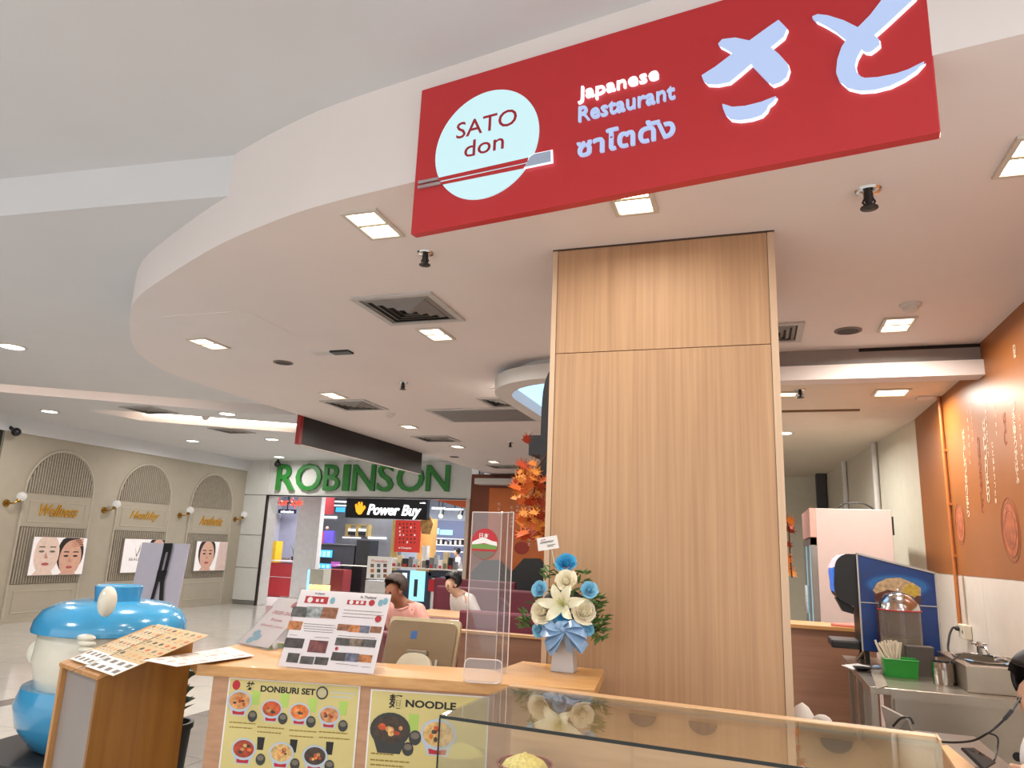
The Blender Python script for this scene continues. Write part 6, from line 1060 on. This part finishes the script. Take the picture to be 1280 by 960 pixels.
for px, py, r_, lab in ((1200, 655, .16, 'brown ink drawing of a bowl by the pipe'), (1263, 662, .2, 'brown ink drawing of a round bowl at the right edge')):
    q = uvof(OF, px, py); d = E('bowl_drawing', tuple(OF @ Vector((q[0], q[1], 0))), lab, 'wall drawing'); mb = MB()
    for k_, zq in ((.85, .0012), (.6, .0016), (1, .0008)): mb.prism([(q[0]+r_*k_*.88*math.cos(a_*.2618), q[1]+r_*k_*math.sin(a_*.2618)) for a_ in range(24)], 0, zq, OF, holes=[[(q[0]+r_*(k_-.05)*.88*math.cos(a_*.2618), q[1]+r_*(k_-.05)*math.sin(a_*.2618)) for a_ in range(24)]])
    mk('rings', mb, mat('ink_ring', (150, 82, 46), .6), d, kind='stuff'); mk('fill', MB().disc(q, r_*.68, r_*.8, OF, 24, .0006), mat('ink_fill', (172, 92, 52), .6, var=.4, scale=18), d)
# person at the right edge with a phone, cable, tablet, white sack
hd = PY(1282, 838, 3.0); WS2 = mat('shirt_white2', (230, 228, 232), .8)
def pw_(x, y, Y): return PY(x, y, Y)
wrR = pw_(1296, 966, 2.68); wrL = pw_(1335, 985, 2.8)
t, w, J = figure('person', (hd.x+.30, 3.24), math.radians(-152), 'person with black hair and white shirt holding a phone at the right edge', SKIN2, HB, WS2, NVY, lean=.30, head_down=1.0, hip_z=.52, arms={1: (Vector((hd.x+.05, 2.86, .86)), wrL), -1: (Vector((hd.x+.02, 3.02, .86)), wrR)})
P = [pw_(1203, 934, 2.58), pw_(1217, 934, 2.66), pw_(1246, 953, 2.66), pw_(1232, 962, 2.58)]; nn = (P[1]-P[0]).cross(P[3]-P[0]).normalized(); t = E('phone', tuple(sum(P, Vector())/4), 'black phone held over the table at the right edge', 'phone'); mk('body', MB().slab(P, .009, nn), BLK, t, bevel=.002)
mk('glass', MB().slab([p*.92+sum(P, Vector())/4*.08+nn*(.0092 if nn.z > 0 else -.0004) for p in P], .0003, nn), mat('phone_glass', (30, 26, 28), .1), t)
cb_ = crom([pw_(1276, 872, 2.95), pw_(1262, 892, 2.9), pw_(1246, 908, 2.9), pw_(1232, 918, 2.9), pw_(1215, 926, 2.95), pw_(1190, 928, 3.0), pw_(1165, 926, 3.05)], 5); t = E('phone_cable', tuple(pw_(1230, 920, 2.9)), 'thin dark charging cable curving before the steel panel', 'cable'); mk('wire', MB().tube(cb_, .0035, 6), BLK, t); mk('plug_sleeve', MB().tube([cb_[4], cb_[7]], .006, 8), BLK, t); mk('branch', MB().tube(crom([cb_[14], pw_(1247, 922, 2.9), pw_(1246, 940, 2.85), pw_(1243, 950, 2.7)], 4), .003, 6), BLK, t)
t = E('tablet_stand', tuple(pw_(1120, 915, 3.2)), 'slim silver tablet propped up behind the glass case', 'tablet'); P = [pw_(x, y, Y) for x, y, Y in ((1101, 882, 3.2), (1134, 899, 3.15), (1145, 926, 3.2), (1112, 926, 3.25))]; nn = (P[1]-P[0]).cross(P[3]-P[0]).normalized(); mk('body', MB().slab(P, .008, nn), mat('tablet_silver', (176, 168, 160), .3, .4), t); mk('strap', MB().tube(crom([pw_(1116, 908, 3.13), pw_(1126, 898, 3.12), pw_(1137, 897, 3.12), pw_(1142, 905, 3.12)], 4), .004, 6), BLK, t)
zt3 = pw_(1112, 926, 3.25).z; t2 = E('work_desk', (.72, 3.2, 0), 'narrow dark desk behind the glass case carrying the tablet', 'desk'); mk('top', MB().b2((.30, 3.0, zt3-.03), (.80, 3.5, zt3)), STD, t2); mk('leg', MB().b2((.31, 3.02, 0), (.35, 3.06, zt3-.03)), STD, t2); mk('leg', MB().b2((.75, 3.44, 0), (.79, 3.48, zt3-.03)), STD, t2); mk('leg', MB().b2((.75, 3.02, 0), (.79, 3.06, zt3-.03)), STD, t2); mk('leg', MB().b2((.31, 3.44, 0), (.35, 3.48, zt3-.03)), STD, t2)
t = E('white_sack', (.27, 3.55, 0), 'crumpled white sack beside the foot of the pillar', 'sack'); zs_ = pw_(1000, 878, 3.95).z
mb = MB(); Ts = Matrix.Translation((.19, 3.95, 0)); mb.lathe([(.08, 0), (.10, .1), (.09, zs_*.6), (.075, zs_-.08), (.035, zs_-.02), (.0001, zs_)], 14, M=Ts, sx=.9)
for i, v in enumerate(mb.v): mb.v[i] = v+Vector((noise.noise(v*9)*.025, noise.noise(v*9+Vector((5, 0, 0)))*.025, 0))
mk('bag', mb, WHITE, t, smooth=True); mk('fold', MB().ball((.275, 3.9, zs_-.07), .045, 12, 8, (1, .7, .8)), WHITE, t, smooth=True); mk('fold_base', MB().lathe([(.045, 0), (.05, .2), (.04, zs_-.08)], 10, M=Matrix.Translation((.275, 3.9, 0))), WHITE, t, smooth=True)
t = E('stool', (hd.x+.32, 3.26, 0), 'small seat under the person at the right edge', 'stool'); mk('seat', MB().lathe([(.15, .37), (.16, .39), (.15, .41), (.0001, .41)], 22, M=Matrix.Translation((hd.x+.32, 3.26, 0))), BLK, t)
for k_ in range(4): mk('leg', MB().cyl((hd.x+.32+.13*math.cos(k_*1.57+.7), 3.26+.13*math.sin(k_*1.57+.7), 0), (hd.x+.32+.1*math.cos(k_*1.57+.7), 3.26+.1*math.sin(k_*1.57+.7), .37), .014, 8), CHR, t)
